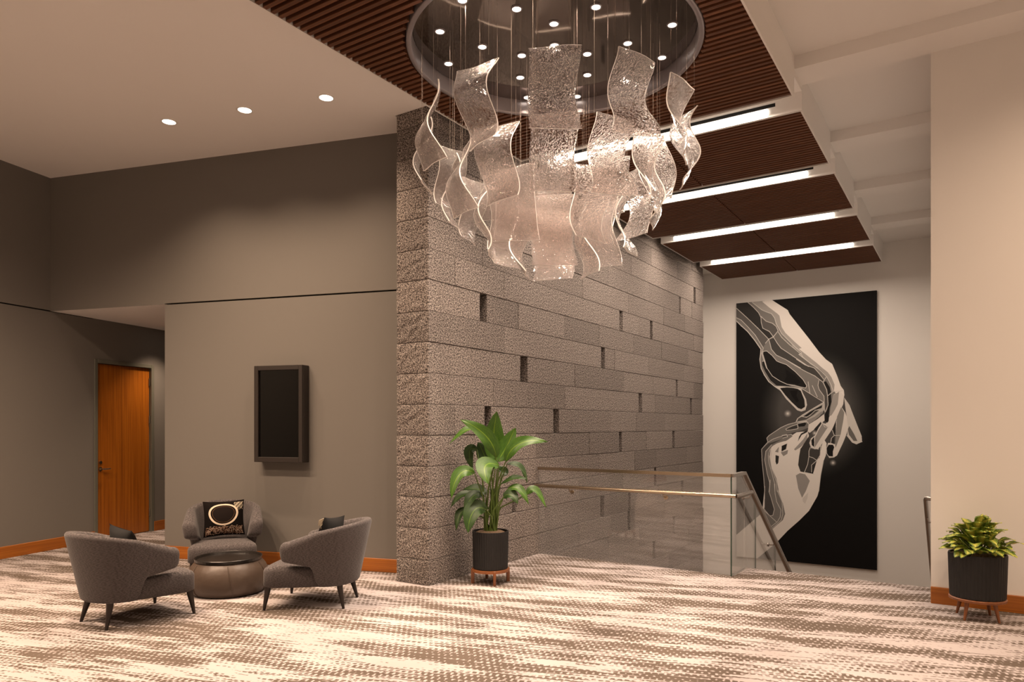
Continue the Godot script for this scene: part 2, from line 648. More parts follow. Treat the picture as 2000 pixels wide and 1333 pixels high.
func door_one() -> void:
	var d := lounge_struct("door_1")
	var w0 := 0.68
	var w1 := 1.59
	part("door_leaf", gbox(-0.075, -0.03, 0.008, 2.355, w0 + 0.003, w1 - 0.003, 0.002), M.door_wood, d)
	part("door_frame", gbox(-0.12, 0.012, 0.0, 2.41, w0 - 0.05, w0, 0.003), M.door_frame, d)
	part("door_frame", gbox(-0.12, 0.012, 0.0, 2.41, w1, w1 + 0.05, 0.003), M.door_frame, d)
	part("door_frame", gbox(-0.12, 0.012, 2.36, 2.41, w0, w1, 0.003), M.door_frame, d)
	part("door_backing", gbox(-0.2, -0.12, 0.0, 2.41, w0 - 0.05, w1 + 0.05), M.grey_paint, d)
	for y in [0.28, 0.95, 1.62, 2.16]:
		part("hinge", tube([Vector3(-0.02, y - 0.055, -w1 + 0.006), Vector3(-0.02, y + 0.055, -w1 + 0.006)], [0.009], 8), M.steel, d)
	var h := begin()
	add_tube(h, [Vector3(-0.03, 0.95, -0.75), Vector3(0.02, 0.95, -0.75)], [0.012], 8)
	add_tube(h, [Vector3(0.02, 0.95, -0.745), Vector3(0.024, 0.95, -0.8), Vector3(0.02, 0.952, -0.87)], [0.011, 0.010, 0.008], 8)
	part("door_handle", done(h), M.brass_steel, d)
	var rose := begin()
	add_tube(rose, [Vector3(-0.03, 0.95, -0.75), Vector3(-0.02, 0.95, -0.75)], [0.028], 16)
	part("handle_rose", done(rose), M.brass_steel, d)
	var bolt := begin()
	add_tube(bolt, [Vector3(-0.03, 1.04, -0.75), Vector3(-0.012, 1.04, -0.75)], [0.024, 0.02], 16)
	part("lock_cylinder", done(bolt), M.brass_steel, d)


# ---------------------------------------------------------------- slat ceiling and light strips

func slat_ceiling() -> void:
	var labels := ["long dark wood slat ceiling panel cut round the chandelier recess", "dark wood slat ceiling panel beyond the nearest light strip", "dark wood slat ceiling panel beyond the second nearest light strip", "dark wood slat ceiling panel just before the farthest light strip", "short dark wood slat ceiling panel nearest the painting wall"]
	var pitch := 0.0667
	var half_gap := 0.008
	var mid := (EDGE_L + EDGE_R) / 2.0
	for k in MODULES.size():
		var s0: float = MODULES[k][0]
		var s1: float = MODULES[k][1]
		var t := thing("slat_ceiling_panel", labels[k], "ceiling panel", V(mid, WOOD, s0), 0.0, "wood slat ceiling panels")
		var deep := s1 - s0
		var hw := (EDGE_R - EDGE_L) / 2.0
		# in the panel's own axes: x across, y up, -z along s
		var top := 0.134 if k == 0 else 0.08
		part("backing_board", box(Vector3(-hw + 0.02, top, -deep + 0.02), Vector3(hw - 0.02, top + 0.03, -0.02)), M.black_backing, t)
		part("edge_trim", box(Vector3(hw - 0.016, -0.002, -deep), Vector3(hw, 0.178, 0)), M.white_trim, t)
		part("edge_trim", box(Vector3(-hw, -0.002, -deep), Vector3(-hw + 0.016, 0.178, 0)), M.white_trim, t)
		part("edge_trim", box(Vector3(-hw + 0.016, 0.0, -0.016), Vector3(hw - 0.016, 0.178, 0)), M.white_trim, t)
		part("edge_trim", box(Vector3(-hw + 0.016, 0.0, -deep), Vector3(hw - 0.016, 0.178, -deep + 0.016)), M.white_trim, t)
		var n := int((deep - 0.05) / pitch)
		var start := (deep - (n - 1) * pitch) / 2.0
		var made := {}
		for i in n:
			var s := start + i * pitch
			var spans := []
			if k == 0:
				var d := s0 + s - HUB.y
				var r := 1.168
				if absf(d) + 0.017 < r:
					var cut := sqrt(r * r - pow(maxf(absf(d) - 0.017, 0.0), 2.0))
					spans = [[-hw + 0.018, HUB.x - mid - cut], [HUB.x - mid + cut, hw - 0.018]]
				else:
					spans = [[-hw + 0.018, hw - 0.018]]
			else:
				spans = [[-hw + 0.018, -half_gap], [half_gap, hw - 0.018]]
			for q in spans:
				var wide: float = q[1] - q[0]
				var key := snappedf(wide, 0.0001)
				if not made.has(key):
					made[key] = box(Vector3(-wide / 2.0, 0.0, -0.017), Vector3(wide / 2.0, 0.055, 0.017), 0.002)
				part("slat", made[key], M.slat_wood, t, Vector3((q[0] + q[1]) / 2.0, 0.0, -s))

	var names := ["nearest long light strip set in the slat ceiling beside the chandelier", "second nearest light strip across the slat ceiling", "third light strip across the slat ceiling, second from the painting wall", "farthest light strip across the slat ceiling, nearest the painting wall"]
	for k in 4:
		var s1: float = MODULES[k + 1][0]
		var t := thing("linear_light", names[k], "ceiling light", V(mid, WOOD, s1), 0.0, "light strips in the slat ceiling")
		var hw := (EDGE_R - EDGE_L) / 2.0
		part("channel_plate", box(Vector3(-hw, 0.002, 0.002), Vector3(hw, 0.178, 0.014)), M.white_trim, t)
		part("lens", box(Vector3(-hw + 0.22, 0.012, 0.014), Vector3(hw - 0.30, 0.082, 0.04), 0.012), M.strip_glow, t)
		part("slot", box(Vector3(-hw + 0.16, 0.092, 0.014), Vector3(hw - 0.24, 0.125, 0.017)), M.black_backing, t)
		var l := AreaLight3D.new()
		l.name = "area_light"
		l.area_size = Vector2(2.3, 0.09)
		l.light_color = Color(1.0, 0.905, 0.82)
		l.light_energy = 6.5
		l.area_range = 30.0
		l.area_attenuation = 2.0
		l.shadow_enabled = true
		t.add_child(l, true)
		l.position = Vector3(-0.04, 0.03, 0.12)
		l.rotation_degrees = Vector3(-90, 0, 0)


# ---------------------------------------------------------------- chandelier

# A slumped sheet of glass, hung by its upper edge, its face looking along +z.
func glass_sheet(wide: float, tall: float, amp: float, phase: float, turns: float, twist: float) -> ArrayMesh:
	var nu := 8
	var nv := 20
	var th := 0.005
	var at := func(i: int, j: int, side: float) -> Vector3:
		var u := float(i) / nu - 0.5
		var v := float(j) / nv
		var z := amp * sin(TAU * turns * v + phase) + 0.012 * sin(5.0 * u + 3.0 * v + phase)
		var x := wide * u * (1.0 - 0.10 * sin(PI * v)) + 0.012 * sin(TAU * v + phase * 2.0)
		var a := twist * (v - 0.5)
		return Vector3(x * cos(a) + (z + side) * sin(a), -tall * v, (z + side) * cos(a) - x * sin(a))
	var st := begin()
	for f in [1.0, -1.0]:
		var rows := []
		for j in nv + 1:
			var row := []
			for i in nu + 1:
				row.append(at.call(i, nv - j, th * f))
			rows.append(row)
		add_grid(st, rows, false, true, f < 0.0)
	var mesh := done(st)
	mesh.surface_set_material(0, M.seeded_glass)
	var ed := begin()
	ed.set_smooth_group(FLAT)
	var loop := []
	for i in nu:
		loop.append([i, 0])
	for j in nv:
		loop.append([nu, j])
	for i in nu:
		loop.append([nu - i, nv])
	for j in nv:
		loop.append([0, nv - j])
	for q in loop.size():
		var a: Array = loop[q]
		var b: Array = loop[(q + 1) % loop.size()]
		quad(ed, at.call(a[0], a[1], -th), at.call(b[0], b[1], -th), at.call(b[0], b[1], th), at.call(a[0], a[1], th))
	ed.generate_normals()
	ed.commit(mesh)
	mesh.surface_set_material(1, M.glass_rim)
	return mesh


func chandelier() -> void:
	var plate := 4.632
	var t := thing("chandelier", "large round chandelier of wavy bubbled glass sheets under a mirrored disc", "chandelier", V(HUB.x, plate, HUB.y))
	part("mirror_disc", lathe([[1.115, 0.0], [1.115, 0.008]], 96, false), M.canopy_mirror, t)
	part("ring", lathe([[1.12, 0.008], [1.12, -0.118], [1.126, -0.13], [1.158, -0.13], [1.164, -0.12], [1.164, 0.008]], 96, true, false), M.ring_metal, t)
	var bulb := lathe([[0.0, -0.006], [0.032, -0.006], [0.032, -0.001]], 20, false)
	var collar := lathe([[0.033, -0.0005], [0.033, -0.008], [0.042, -0.008], [0.044, -0.0005]], 20, false, false)
	# (X, s) of the lamps in the disc
	var lamps := [[-3.492, 4.341], [-3.343, 4.705], [-3.741, 4.767], [-3.099, 4.112], [-2.825, 4.417], [-2.688, 4.736], [-2.836, 5.006], [-3.144, 4.995], [-2.674, 5.272], [-3.354, 5.303], [-2.833, 5.587], [-3.501, 5.662], [-3.099, 5.899], [-2.319, 4.715], [-2.324, 5.302], [-2.172, 5.665], [-1.929, 5.246], [-3.738, 5.222], [-2.583, 5.881], [-1.82, 4.78], [-2.05, 4.33], [-2.45, 4.02], [-2.38, 4.40], [-2.80, 3.95]]
	for p in lamps:
		var at := V(p[0] - HUB.x, 0.0, p[1] - HUB.y)
		var lamp := part("downlight", bulb, M.lamp_glow, t, at)
		part("collar", collar, M.ring_metal, lamp)
		spot(lamp, Vector3(0, -0.02, 0), 2.6, Color(1.0, 0.89, 0.79), 42.0, 0.03)
	var sheets := []
	for k in 6:
		sheets.append(glass_sheet(0.345, 0.535, 0.044 + 0.004 * k, [0.2, 1.3, 2.4, 3.3, 4.4, 5.4][k], [0.95, 1.1, 1.0, 1.05, 0.9, 1.0][k], [0.4, -0.45, 0.55, -0.35, 0.45, -0.5][k]))
	var flat := glass_sheet(0.345, 0.535, 0.03, 0.6, 1.1, 0.06)
	# tiers: radius, top height, angles of the sheets in degrees from the viewer's side
	var facing := atan2(0.0 - HUB.y, 0.0 - HUB.x)
	var dozen := range(0, 360, 30)
	var tiers := [[1.045, 3.985, dozen], [0.80, 3.66, dozen], [0.555, 3.42, [30, 82, 135, 180, 225, 278, 330]], [0.26, 3.28, [0, 108, 180, 252]]]
	var nth := 0
	for tier in tiers:
		for turn in tier[2]:
			var a: float = facing + deg_to_rad(turn)
			var r: float = tier[0]
			var top: float = tier[1] - plate
			var at := V(r * cos(a), top, r * sin(a))
			var out := atan2(at.x, at.z)
			var front: bool = turn == 0
			var mesh: ArrayMesh = flat if front else sheets[nth % sheets.size()]
			var sheet := part("glass_sheet", mesh, null, t, at, out + (0.0 if front else rng.randf_range(-0.22, 0.22)))
			for sx in [-0.14, 0.14]:
				part("suspension_wire", tube([Vector3(sx, -0.01, 0.012), Vector3(sx, -top, 0.012)], [0.0009], 5), M.wire, sheet)
			nth += 1


# ---------------------------------------------------------------- stone wall

const COURSE := 0.2985
const COURSE_0 := 0.246
# course number -> joints (one number) and open slots (two numbers) along s, as they stand on the wall
const JOINTS := {
	-3: [8.3, 9.7, [10.87, 10.98], 12.6], -2: [7.9, 9.2, 10.3, [11.79, 11.9], 12.9], -1: [6.3, 7.29, 8.3, 9.3, [9.87, 9.97], 11.4, 12.5], 0: [6.0, 7.4, [8.94, 9.06], [9.9, 9.99], 11.1, [12.23, 12.36]], 1: [5.7, [6.68, 6.78], 8.3, 9.7, [10.93, 11.03], 12.1], 2: [6.4, 7.99, 8.9, 10.14, 11.02, 12.5], 3: [5.95, 7.2, 8.6, [9.56, 9.67], 10.6, [11.77, 11.89], 12.7],
	4: [5.61, [6.13, 6.26], [7.61, 7.75], 8.07, 9.27, 10.2, 11.4, 12.6], 5: [6.3, 7.02, 7.91, 9.2, [10.3, 10.43], 10.97, 11.8, [12.7, 12.82]], 6: [5.9, [6.85, 7.01], 8.18, 9.73, 10.9, [11.95, 12.05], 12.9], 7: [6.51, 7.7, [8.97, 9.09], 9.41, 10.7, 11.5, 12.36], 8: [[6.05, 6.18], 6.8, 7.9, 8.9, 10.1, 11.26, 12.6],
	9: [5.62, 6.5, 8.02, [9.58, 9.7], 10.3, [10.76, 10.87], 11.36, 12.15, 12.9], 10: [6.1, 7.2, 8.4, 9.9, 11.36, 12.4], 11: [5.7, 6.9, 8.1, 9.19, 10.7, [12.13, 12.21], 12.8], 12: [6.3, 7.5, 8.8, 10.0, 11.36, [12.9, 13.02]], 13: [5.8, 7.0, 8.3, 9.6, 10.8, 12.0], 14: [6.4, 7.7, 9.0, 10.4, 11.7, 12.8], 15: [5.9, 7.3, 8.6, 9.9, 11.2, 12.4],
}


# One block, its long face at x = 0 and its near end at z = 0 in its own axes; a split end bulges out roughly.
func block(long: float, tall: float, thick: float, split: bool, seed_: int) -> ArrayMesh:
	var st := begin()
	if not split:
		add_box(st, Vector3(-thick, 0.0, -long), Vector3(0.0, tall, 0.0), 0.004)
		return done(st)
	add_box(st, Vector3(-thick, 0.0, -long), Vector3(0.0, tall, -0.006), 0.003)
	var n := noise(5.0, seed_, FastNoiseLite.TYPE_SIMPLEX, 4)
	var rows := []
	var nx := 14
	var ny := 10
	for j in ny + 1:
		var row := []
		for i in nx + 1:
			var u := float(i) / nx
			var v := float(j) / ny
			var edge := minf(minf(u, 1.0 - u) * 14.0, minf(v, 1.0 - v) * 10.0)
			var swell := clampf(edge, 0.0, 1.0)
			var z := -0.005 + swell * (0.005 + 0.018 * n.get_noise_2d(u * 1.5 + seed_, v * 1.1 + seed_))
			var x := -thick + thick * u
			row.append(Vector3(x, 0.002 + (tall - 0.004) * v, z))
		rows.append(row)
	add_grid(st, rows)
	return done(st)


func stone_wall() -> void:
	var w := struct("wall_center")
	part("core", pbox(-4.70, -4.535, LOW, 4.68, 5.6, 13.4), M.granite_0, w)
	var keys := JOINTS.keys()
	keys.push_front(-4)
	keys.push_front(-5)
	keys.push_front(-6)
	keys.push_front(-7)
	for k in keys:
		var y0: float = COURSE_0 + COURSE * k
		var y1: float = y0 + COURSE - 0.004
		var from := 5.2 if k >= -1 else GUARD_S + 0.05
		if k == -1:
			y0 = 0.001
		y1 = minf(y1, 4.684)
		if y1 - y0 < 0.03:
			continue
		var marks: Array = JOINTS.get(k, [7.9 + 0.3 * ((k + 8) % 3), 9.1 + 0.35 * ((k + 9) % 2), 10.4, 11.6, 12.7])
		var runs := []
		var s := from
		for m in marks:
			var a: float = m[0] if m is Array else m - 0.002
			var b: float = m[1] if m is Array else m + 0.002
			if a > s + 0.05:
				runs.append([s, a])
			s = maxf(s, b)
		runs.append([s, 13.45 + 0.02 * sin(k * 2.1)])
		for r in runs:
			var first: bool = r[0] == 5.2
			var out := rng.randf_range(-0.004, 0.004)
			if k == -1:
				y0 = 0.001 if r[0] < GUARD_S else COURSE_0 - COURSE
			var mesh := block(r[1] - r[0], y1 - y0, 0.40 if first else 0.2, first, k + 40)
			var m: Material = M["granite_%d" % [0, 0, 1, 1, 2][rng.randi_range(0, 4)]]
			part("stone_block", mesh, m, w, V(STONE_X + out, y0, r[0]))


# ---------------------------------------------------------------- stair railing

# Extrude an outline given in (s, Y) through a thickness in X about x.
func side_sheet(outline: Array, x: float, thick: float) -> ArrayMesh:
	var st := begin()
	st.set_smooth_group(FLAT)
	var mid := Vector3.ZERO
	var near := []
	var far := []
	for p in outline:
		near.append(V(x + thick / 2.0, p[1], p[0]))
		far.append(V(x - thick / 2.0, p[1], p[0]))
		mid += V(x, p[1], p[0])
	mid /= outline.size()
	away(st, near, mid)
	away(st, far, mid)
	for i in outline.size():
		var k := (i + 1) % outline.size()
		away(st, [near[i], near[k], far[k], far[i]], mid)
	return done(st)


# A flat bar of rectangular section along points in plan.
func bar(pts: Array, wide: float, tall: float) -> ArrayMesh:
	var st := begin()
	var rows := []
	for i in pts.size():
		var d: Vector3 = pts[mini(i + 1, pts.size() - 1)] - pts[maxi(i - 1, 0)]
		var side := Vector3(-d.z, 0, d.x).normalized() * wide / 2.0
		var up := Vector3(0, tall / 2.0, 0)
		rows.append([pts[i] - side - up, pts[i] + side - up, pts[i] + side + up, pts[i] - side + up])
	add_grid(st, rows, true, false, true)
	add_fan(st, rows[0], true)
	add_fan(st, rows[-1], false)
	return done(st)


func railing() -> void:
	var t := thing("glass_railing", "clear glass stair guard with metal cap and round handrail beside the stone wall", "railing", V(SIDE_X, 0, GUARD_S))
	var off := -t.position
	var slope := 0.64
	var top := 1.01
	part("glass_pane", pbox(-4.30, SIDE_X - 0.012, 0.002, top, GUARD_S - 0.006, GUARD_S + 0.006), M.clear_glass, t, off)
	part("glass_pane", side_sheet([[GUARD_S, 0.002], [7.70, 0.002], [7.70, top], [GUARD_S, top]], SIDE_X, 0.012), M.clear_glass, t, off)
	var cuts := [7.706, 8.17, 9.14, 10.1]
	for k in 3:
		var a: float = cuts[k] + 0.004
		var b: float = cuts[k + 1] - 0.004
		part("glass_pane", side_sheet([[a, -0.05 - slope * (a - 7.7)], [b, -0.05 - slope * (b - 7.7)], [b, top - slope * (b - 7.7)], [a, top - slope * (a - 7.7)]], SIDE_X, 0.012), M.clear_glass, t, off)
	for s in [GUARD_S - 0.008, 8.17, 9.14]:
		var dy := maxf(0.0, s - 7.7) * slope
		part("pane_edge", pbox(SIDE_X - 0.006, SIDE_X + 0.006, 0.003 - dy, top - dy, s - 0.004, s + 0.004), M.glass_edge, t, off)
	part("cap_rail", bar([V(-4.31, top + 0.013, GUARD_S), V(SIDE_X, top + 0.013, GUARD_S)], 0.05, 0.034), M.brass_steel, t, off)
	part("cap_rail", bar([V(SIDE_X, top + 0.013, GUARD_S), V(SIDE_X, top + 0.013, 7.69), V(SIDE_X, top + 0.013 - slope * 2.4, 10.1)], 0.05, 0.034), M.steel, t, off)
	var hs := GUARD_S - 0.09
	var hx := SIDE_X + 0.09
	part("handrail", tube([V(-4.31, 0.825, hs), V(-3.0, 0.825, hs), V(hx - 0.02, 0.825, hs)], [0.021], 14), M.brass_steel, t, off)
	part("handrail", tube([V(hx - 0.02, 0.825, hs), V(hx, 0.825, hs + 0.03), V(hx, 0.825, 7.66)], [0.021], 14), M.steel, t, off)
	part("handrail", tube([V(hx, 0.825, 7.65), V(hx, 0.80, 7.70), V(hx, 0.80 - slope * 2.4, 10.1)], [0.021], 14), M.steel, t, off)
	for x in [-3.85, -2.72]:
		part("bracket", tube([V(x, 0.805, hs), V(x, 0.775, hs + 0.02), V(x, 0.765, hs + 0.08)], [0.008], 8), M.brass_steel, t, off)
		part("bracket_disc", tube([V(x, 0.765, GUARD_S - 0.02), V(x, 0.765, GUARD_S - 0.007)], [0.024], 16), M.brass_steel, t, off)
	for s in [7.62, 8.72]:
		var y := 0.765 - maxf(0.0, s - 7.7) * slope
		part("bracket", tube([V(hx, y + 0.04, s), V(hx - 0.02, y, s), V(SIDE_X + 0.01, y, s)], [0.008], 8), M.steel, t, off)
		part("bracket_disc", tube([V(SIDE_X + 0.02, y, s), V(SIDE_X + 0.007, y, s)], [0.024], 16), M.steel, t, off)
	var w := thing("wall_handrail", "dark round handrail descending beside the right white wall edge", "handrail", V(-0.35, 0.8, 8.0))
	off = -w.position
	part("rail", tube([V(-0.30, 0.82, 7.98), V(-0.36, 0.82, 7.98), V(-0.365, 0.80, 8.03), V(-0.365, -1.0, 10.6)], [0.021], 12), M.steel, w, off)
	part("bracket", tube([V(-0.365, 0.60, 8.3), V(-0.35, 0.55, 8.3), V(-0.285, 0.55, 8.3)], [0.009], 8), M.steel, w, off)


# ---------------------------------------------------------------- painting

# Each entry: shade, line width (0 for a filled outline), then points; 1000 units across, 2000 down.
const ART := [
	[120, 0, -13, -6, 269, 0, 390, 87, 404, 119, 539, 309, 614, 419, 661, 476, 704, 512, 737, 598, 762, 675, 783, 707, 787, 743, 779, 779, 754, 829, 704, 869, 653, 932, 646, 793, 601, 753, 549, 724, 488, 690, 461, 685, 336, 676, 299, 666, 249, 626, 216, 573, 190, 505, 183, 457, 188, 385, 190, 373, 142, 299, 88, 228, 38, 179, -13, 127],
	[222, 0, 190, 3, 269, -4, 390, 87, 404, 119, 539, 309, 614, 419, 661, 476, 704, 512, 737, 598, 762, 675, 783, 707, 787, 743, 779, 779, 746, 756, 716, 710, 720, 665, 699, 610, 674, 572, 631, 534, 593, 496, 532, 442, 470, 387, 490, 382, 443, 335, 373, 260, 345, 213, 329, 125, 313, 107, 249, 52],
	[158, 0, 122, -2, 190, -4, 249, 52, 313, 107, 329, 125, 345, 213, 373, 260, 443, 335, 490, 382, 470, 387, 532, 442, 593, 496, 631, 534, 674, 572, 699, 610, 720, 665, 716, 710, 699, 719, 691, 664, 665, 599, 627, 552, 575, 522, 510, 468, 444, 414, 412, 337, 345, 263, 325, 224, 305, 185, 293, 139, 269, 104, 229, 86, 196, 68, 159, 35],
	[48, 0, -13, -6, 88, -3, 130, 39, 171, 87, 190, 126, 192, 164, 204, 211, 253, 239, 281, 279, 249, 300, 229, 275, 171, 213, 109, 147, 55, 92, -13, 28],
	[92, 0, -13, 30, 55, 92, 109, 147, 171, 213, 245, 293, 229, 325, 208, 357, 147, 261, 88, 190, 38, 135, -13, 105],
	[88, 0, 192, 126, 229, 159, 277, 179, 305, 206, 319, 240, 285, 281, 265, 253, 233, 234, 204, 211, 192, 164],
	[66, 0, 253, 302, 287, 292, 313, 335, 341, 374, 412, 427, 471, 471, 539, 523, 399, 425, 453, 465, 514, 510, 580, 536, 614, 579, 644, 621, 640, 644, 584, 596, 514, 557, 444, 512, 381, 467, 322, 431, 373, 462, 305, 425, 269, 378],
	[105, 0, 319, 248, 345, 291, 404, 353, 490, 419, 470, 429, 532, 483, 593, 532, 575, 534, 514, 510, 453, 465, 399, 425, 471, 471, 412, 427, 341, 374, 313, 335, 287, 292],
	[26, 0, 207, 391, 235, 390, 276, 428, 308, 470, 327, 480, 381, 502, 444, 558, 501, 621, 527, 668, 519, 682, 488, 676, 439, 656, 381, 650, 331, 624, 276, 585, 235, 521, 221, 468, 204, 410],
	[14, 0, 372, 532, 408, 562, 444, 586, 484, 639, 461, 657, 426, 646, 363, 628, 381, 593],
	[198, 0, 295, 661, 331, 669, 488, 688, 525, 798, 519, 839, 488, 857, 461, 848, 408, 795, 354, 719],
	[30, 0, 333, 679, 399, 674, 461, 689, 484, 704, 510, 774, 514, 825, 488, 843, 464, 834, 417, 786, 372, 734],
	[12, 0, 403, 702, 461, 699, 453, 740, 470, 778, 457, 792, 421, 744],
	[34, 0, 200, 469, 214, 465, 230, 516, 276, 585, 331, 624, 381, 650, 417, 667, 308, 659, 262, 617, 223, 549, 200, 496],
	[84, 0, 612, 629, 640, 644, 665, 700, 672, 745, 676, 814, 657, 864, 648, 800, 648, 749, 614, 698, 606, 666],
	[214, 0, 756, 713, 784, 749, 779, 810, 737, 911, 704, 993, 656, 1070, 608, 1140, 584, 1143, 559, 1133, 547, 1097, 559, 1060, 584, 1040, 627, 947, 661, 952, 685, 901, 695, 829, 713, 738],
	[142, 0, 637, 952, 675, 977, 627, 1055, 594, 1112, 581, 1133, 581, 1065, 608, 1003],
	[30, 0, 559, 1076, 579, 1050, 580, 1128, 562, 1112],
	[155, 0, 709, 743, 751, 718, 742, 809, 723, 850, 699, 891, 686, 896, 695, 829, 704, 773],
	[214, 0, 761, 820, 793, 871, 821, 962, 798, 1038, 775, 1099, 737, 1186, 713, 1202, 685, 1203, 663, 1172, 666, 1131, 675, 1095, 699, 1095, 723, 1105, 728, 1033, 730, 942, 742, 891],
	[132, 0, 765, 830, 786, 871, 779, 932, 761, 1033, 728, 1130, 723, 1105, 730, 1003, 737, 901],
	[200, 0, 784, 759, 821, 816, 840, 871, 876, 972, 902, 1042, 904, 1082, 867, 1100, 835, 1086, 805, 1038, 812, 982, 798, 871],
	[104, 0, 821, 967, 849, 1017, 876, 1078, 849, 1078, 817, 1033, 810, 992],
	[22, 0, 667, 1131, 680, 1108, 709, 1108, 718, 1125, 709, 1156, 709, 1194, 680, 1192, 666, 1167],
	[40, 0, 704, 998, 728, 942, 725, 1033, 709, 1018],
	[45, 0, 695, 1095, 709, 1054, 718, 1044, 716, 1100],
	[30, 0, 646, 644, 661, 638, 687, 682, 695, 719, 674, 745, 670, 704],
	[26, 0, 674, 750, 695, 732, 699, 791, 687, 837, 682, 887, 680, 932, 670, 946, 653, 932, 653, 882, 670, 846, 678, 800],
	[176, 0, 646, 795, 651, 845, 618, 895, 575, 932, 532, 955, 453, 936, 461, 913, 497, 885, 554, 849],
	[34, 0, 636, 813, 631, 836, 593, 849, 571, 867, 532, 899, 501, 899, 549, 863],
	[80, 0, 492, 899, 532, 904, 588, 854, 623, 845, 575, 886, 523, 922, 457, 936, 466, 913],
	[224, 0, 266, 1134, 310, 1098, 378, 1082, 425, 1037, 454, 1017, 496, 1012, 533, 1011, 542, 1041, 529, 1090, 482, 1140, 472, 1199, 465, 1264, 484, 1313, 570, 1329, 598, 1226, 621, 1186, 630, 1118, 648, 1069, 666, 1098, 661, 1185, 643, 1234, 625, 1332, 611, 1456, 621, 1417, 602, 1492, 543, 1605, 477, 1679, 388, 1768, 303, 1869, 163, 2001, 152, 2069, -34, 2089, -34, 1863, 199, 1643, 222, 1408, 246, 1255],
	[122, 0, 195, 1150, 242, 1094, 286, 1068, 358, 1042, 416, 1032, 425, 1047, 387, 1077, 310, 1103, 271, 1128, 251, 1184, 266, 1280, 305, 1369, 325, 1470, 314, 1449, 354, 1559, 371, 1640, 354, 1688, 320, 1720, 268, 1771, 204, 1642, 216, 1603, 219, 1436, 207, 1341, 212, 1373, 200, 1256],
	[74, 0, 195, 1150, 246, 1104, 310, 1083, 349, 1070, 271, 1113, 227, 1165, 219, 1231, 237, 1336, 256, 1406, 254, 1474, 260, 1386, 251, 1476, 268, 1528, 291, 1610, 280, 1658, 257, 1662, 216, 1615, 219, 1436, 207, 1341, 212, 1373, 200, 1256],
	[112, 0, 234, 1063, 251, 1043, 339, 982, 392, 957, 449, 942, 524, 935, 542, 957, 538, 982, 491, 1002, 416, 1022, 358, 1037, 286, 1068, 239, 1089],
	[60, 0, 375, 992, 416, 972, 458, 957, 461, 989, 416, 999, 382, 1002],
	[28, 0, 464, 952, 477, 947, 515, 943, 524, 952, 510, 972, 469, 975],
	[90, 0, 346, 1042, 382, 1034, 382, 1054, 354, 1060],
	[214, 0, 542, 957, 602, 918, 648, 880, 652, 928, 584, 992, 547, 1021, 533, 1011],
	[140, 0, 524, 928, 584, 899, 630, 860, 643, 870, 584, 923, 547, 952],
	[32, 0, 346, 1122, 387, 1102, 378, 1147, 344, 1165],
	[46, 0, 300, 1193, 325, 1200, 320, 1253, 308, 1266, 300, 1244],
	[140, 0, 339, 1172, 392, 1151, 387, 1181, 358, 1200],
	[140, 0, 295, 1168, 325, 1128, 320, 1173],
	[150, 0, 435, 1146, 501, 1071, 533, 1021, 529, 1080, 482, 1130, 444, 1155],
	[40, 0, 579, 992, 625, 938, 630, 953, 598, 1001, 582, 1001],
	[56, 0, 484, 1140, 538, 1051, 552, 1139, 538, 1227, 510, 1312, 482, 1313, 465, 1264],
	[40, 0, 487, 1026, 529, 1002, 529, 1016, 491, 1036, 463, 1086, 472, 1051],
	[64, 0, 542, 1149, 621, 1142, 616, 1206, 593, 1226, 561, 1261, 561, 1315, 510, 1312, 533, 1247],
	[150, 0, 449, 1343, 477, 1325, 515, 1332, 548, 1380, 521, 1456, 493, 1510, 466, 1442],
	[206, 0, 496, 1516, 537, 1467, 532, 1508, 515, 1555, 499, 1539],
	[200, 4, -13, 105, 38, 135, 88, 190, 147, 261, 208, 366, 196, 407, 212, 458, 233, 523],
	[200, 6, -13, 124, 38, 179, 88, 228, 142, 299, 190, 373, 188, 406, 182, 452, 192, 521, 216, 573, 249, 626, 295, 666, 336, 695, 381, 762, 426, 810, 461, 848, 488, 857, 514, 848, 525, 811, 519, 770, 484, 697],
	[200, 4, -13, 24, 55, 92, 109, 147, 171, 213, 249, 300, 257, 327, 269, 378, 305, 425, 373, 462, 482, 532, 381, 467, 444, 512, 514, 557, 584, 596, 640, 644, 665, 700, 672, 745, 676, 814, 657, 864],
	[200, 4, 88, -1, 130, 39, 171, 87, 190, 126, 192, 164, 204, 211, 253, 239, 281, 279, 313, 335, 341, 374, 412, 427, 471, 471, 539, 523, 453, 465, 514, 510, 580, 536, 614, 579, 644, 621],
	[200, 4, 190, 118, 229, 159, 277, 179, 305, 206, 319, 240, 285, 281, 249, 300, 224, 329],
	[200, 4, 122, 3, 159, 35, 196, 68, 229, 86, 269, 104, 293, 139, 305, 185, 325, 224, 345, 263, 412, 337, 490, 419, 470, 429, 532, 483, 593, 532, 627, 561, 661, 599],
	[200, 4, 319, 248, 345, 291, 404, 353, 490, 431, 497, 449, 554, 503, 601, 537],
	[200, 4, 204, 410, 207, 391, 235, 390, 276, 428, 308, 470, 327, 480, 381, 502, 444, 558, 501, 621, 527, 668, 519, 684, 439, 665, 381, 650, 331, 624, 276, 585, 235, 521, 221, 468, 204, 410],
	[200, 4, 200, 469, 214, 465],
	[200, 4, 295, 666, 331, 667, 488, 685, 646, 793, 554, 849, 497, 885, 461, 913, 450, 936],
	[200, 4, 536, 636, 549, 724],
	[200, 4, 565, 665, 601, 753],
	[200, 4, 612, 629, 606, 666, 614, 698, 648, 749, 651, 859],
	[200, 4, 665, 602, 640, 646],
	[200, 4, 665, 602, 695, 664, 712, 715, 674, 745],
	[200, 4, 712, 715, 775, 712],
	[200, 4, 488, 897, 523, 904, 549, 890, 588, 851, 618, 850],
	[200, 4, 559, 1060, 547, 1097, 559, 1133, 608, 1142],
	[200, 4, 584, 1040, 580, 1133],
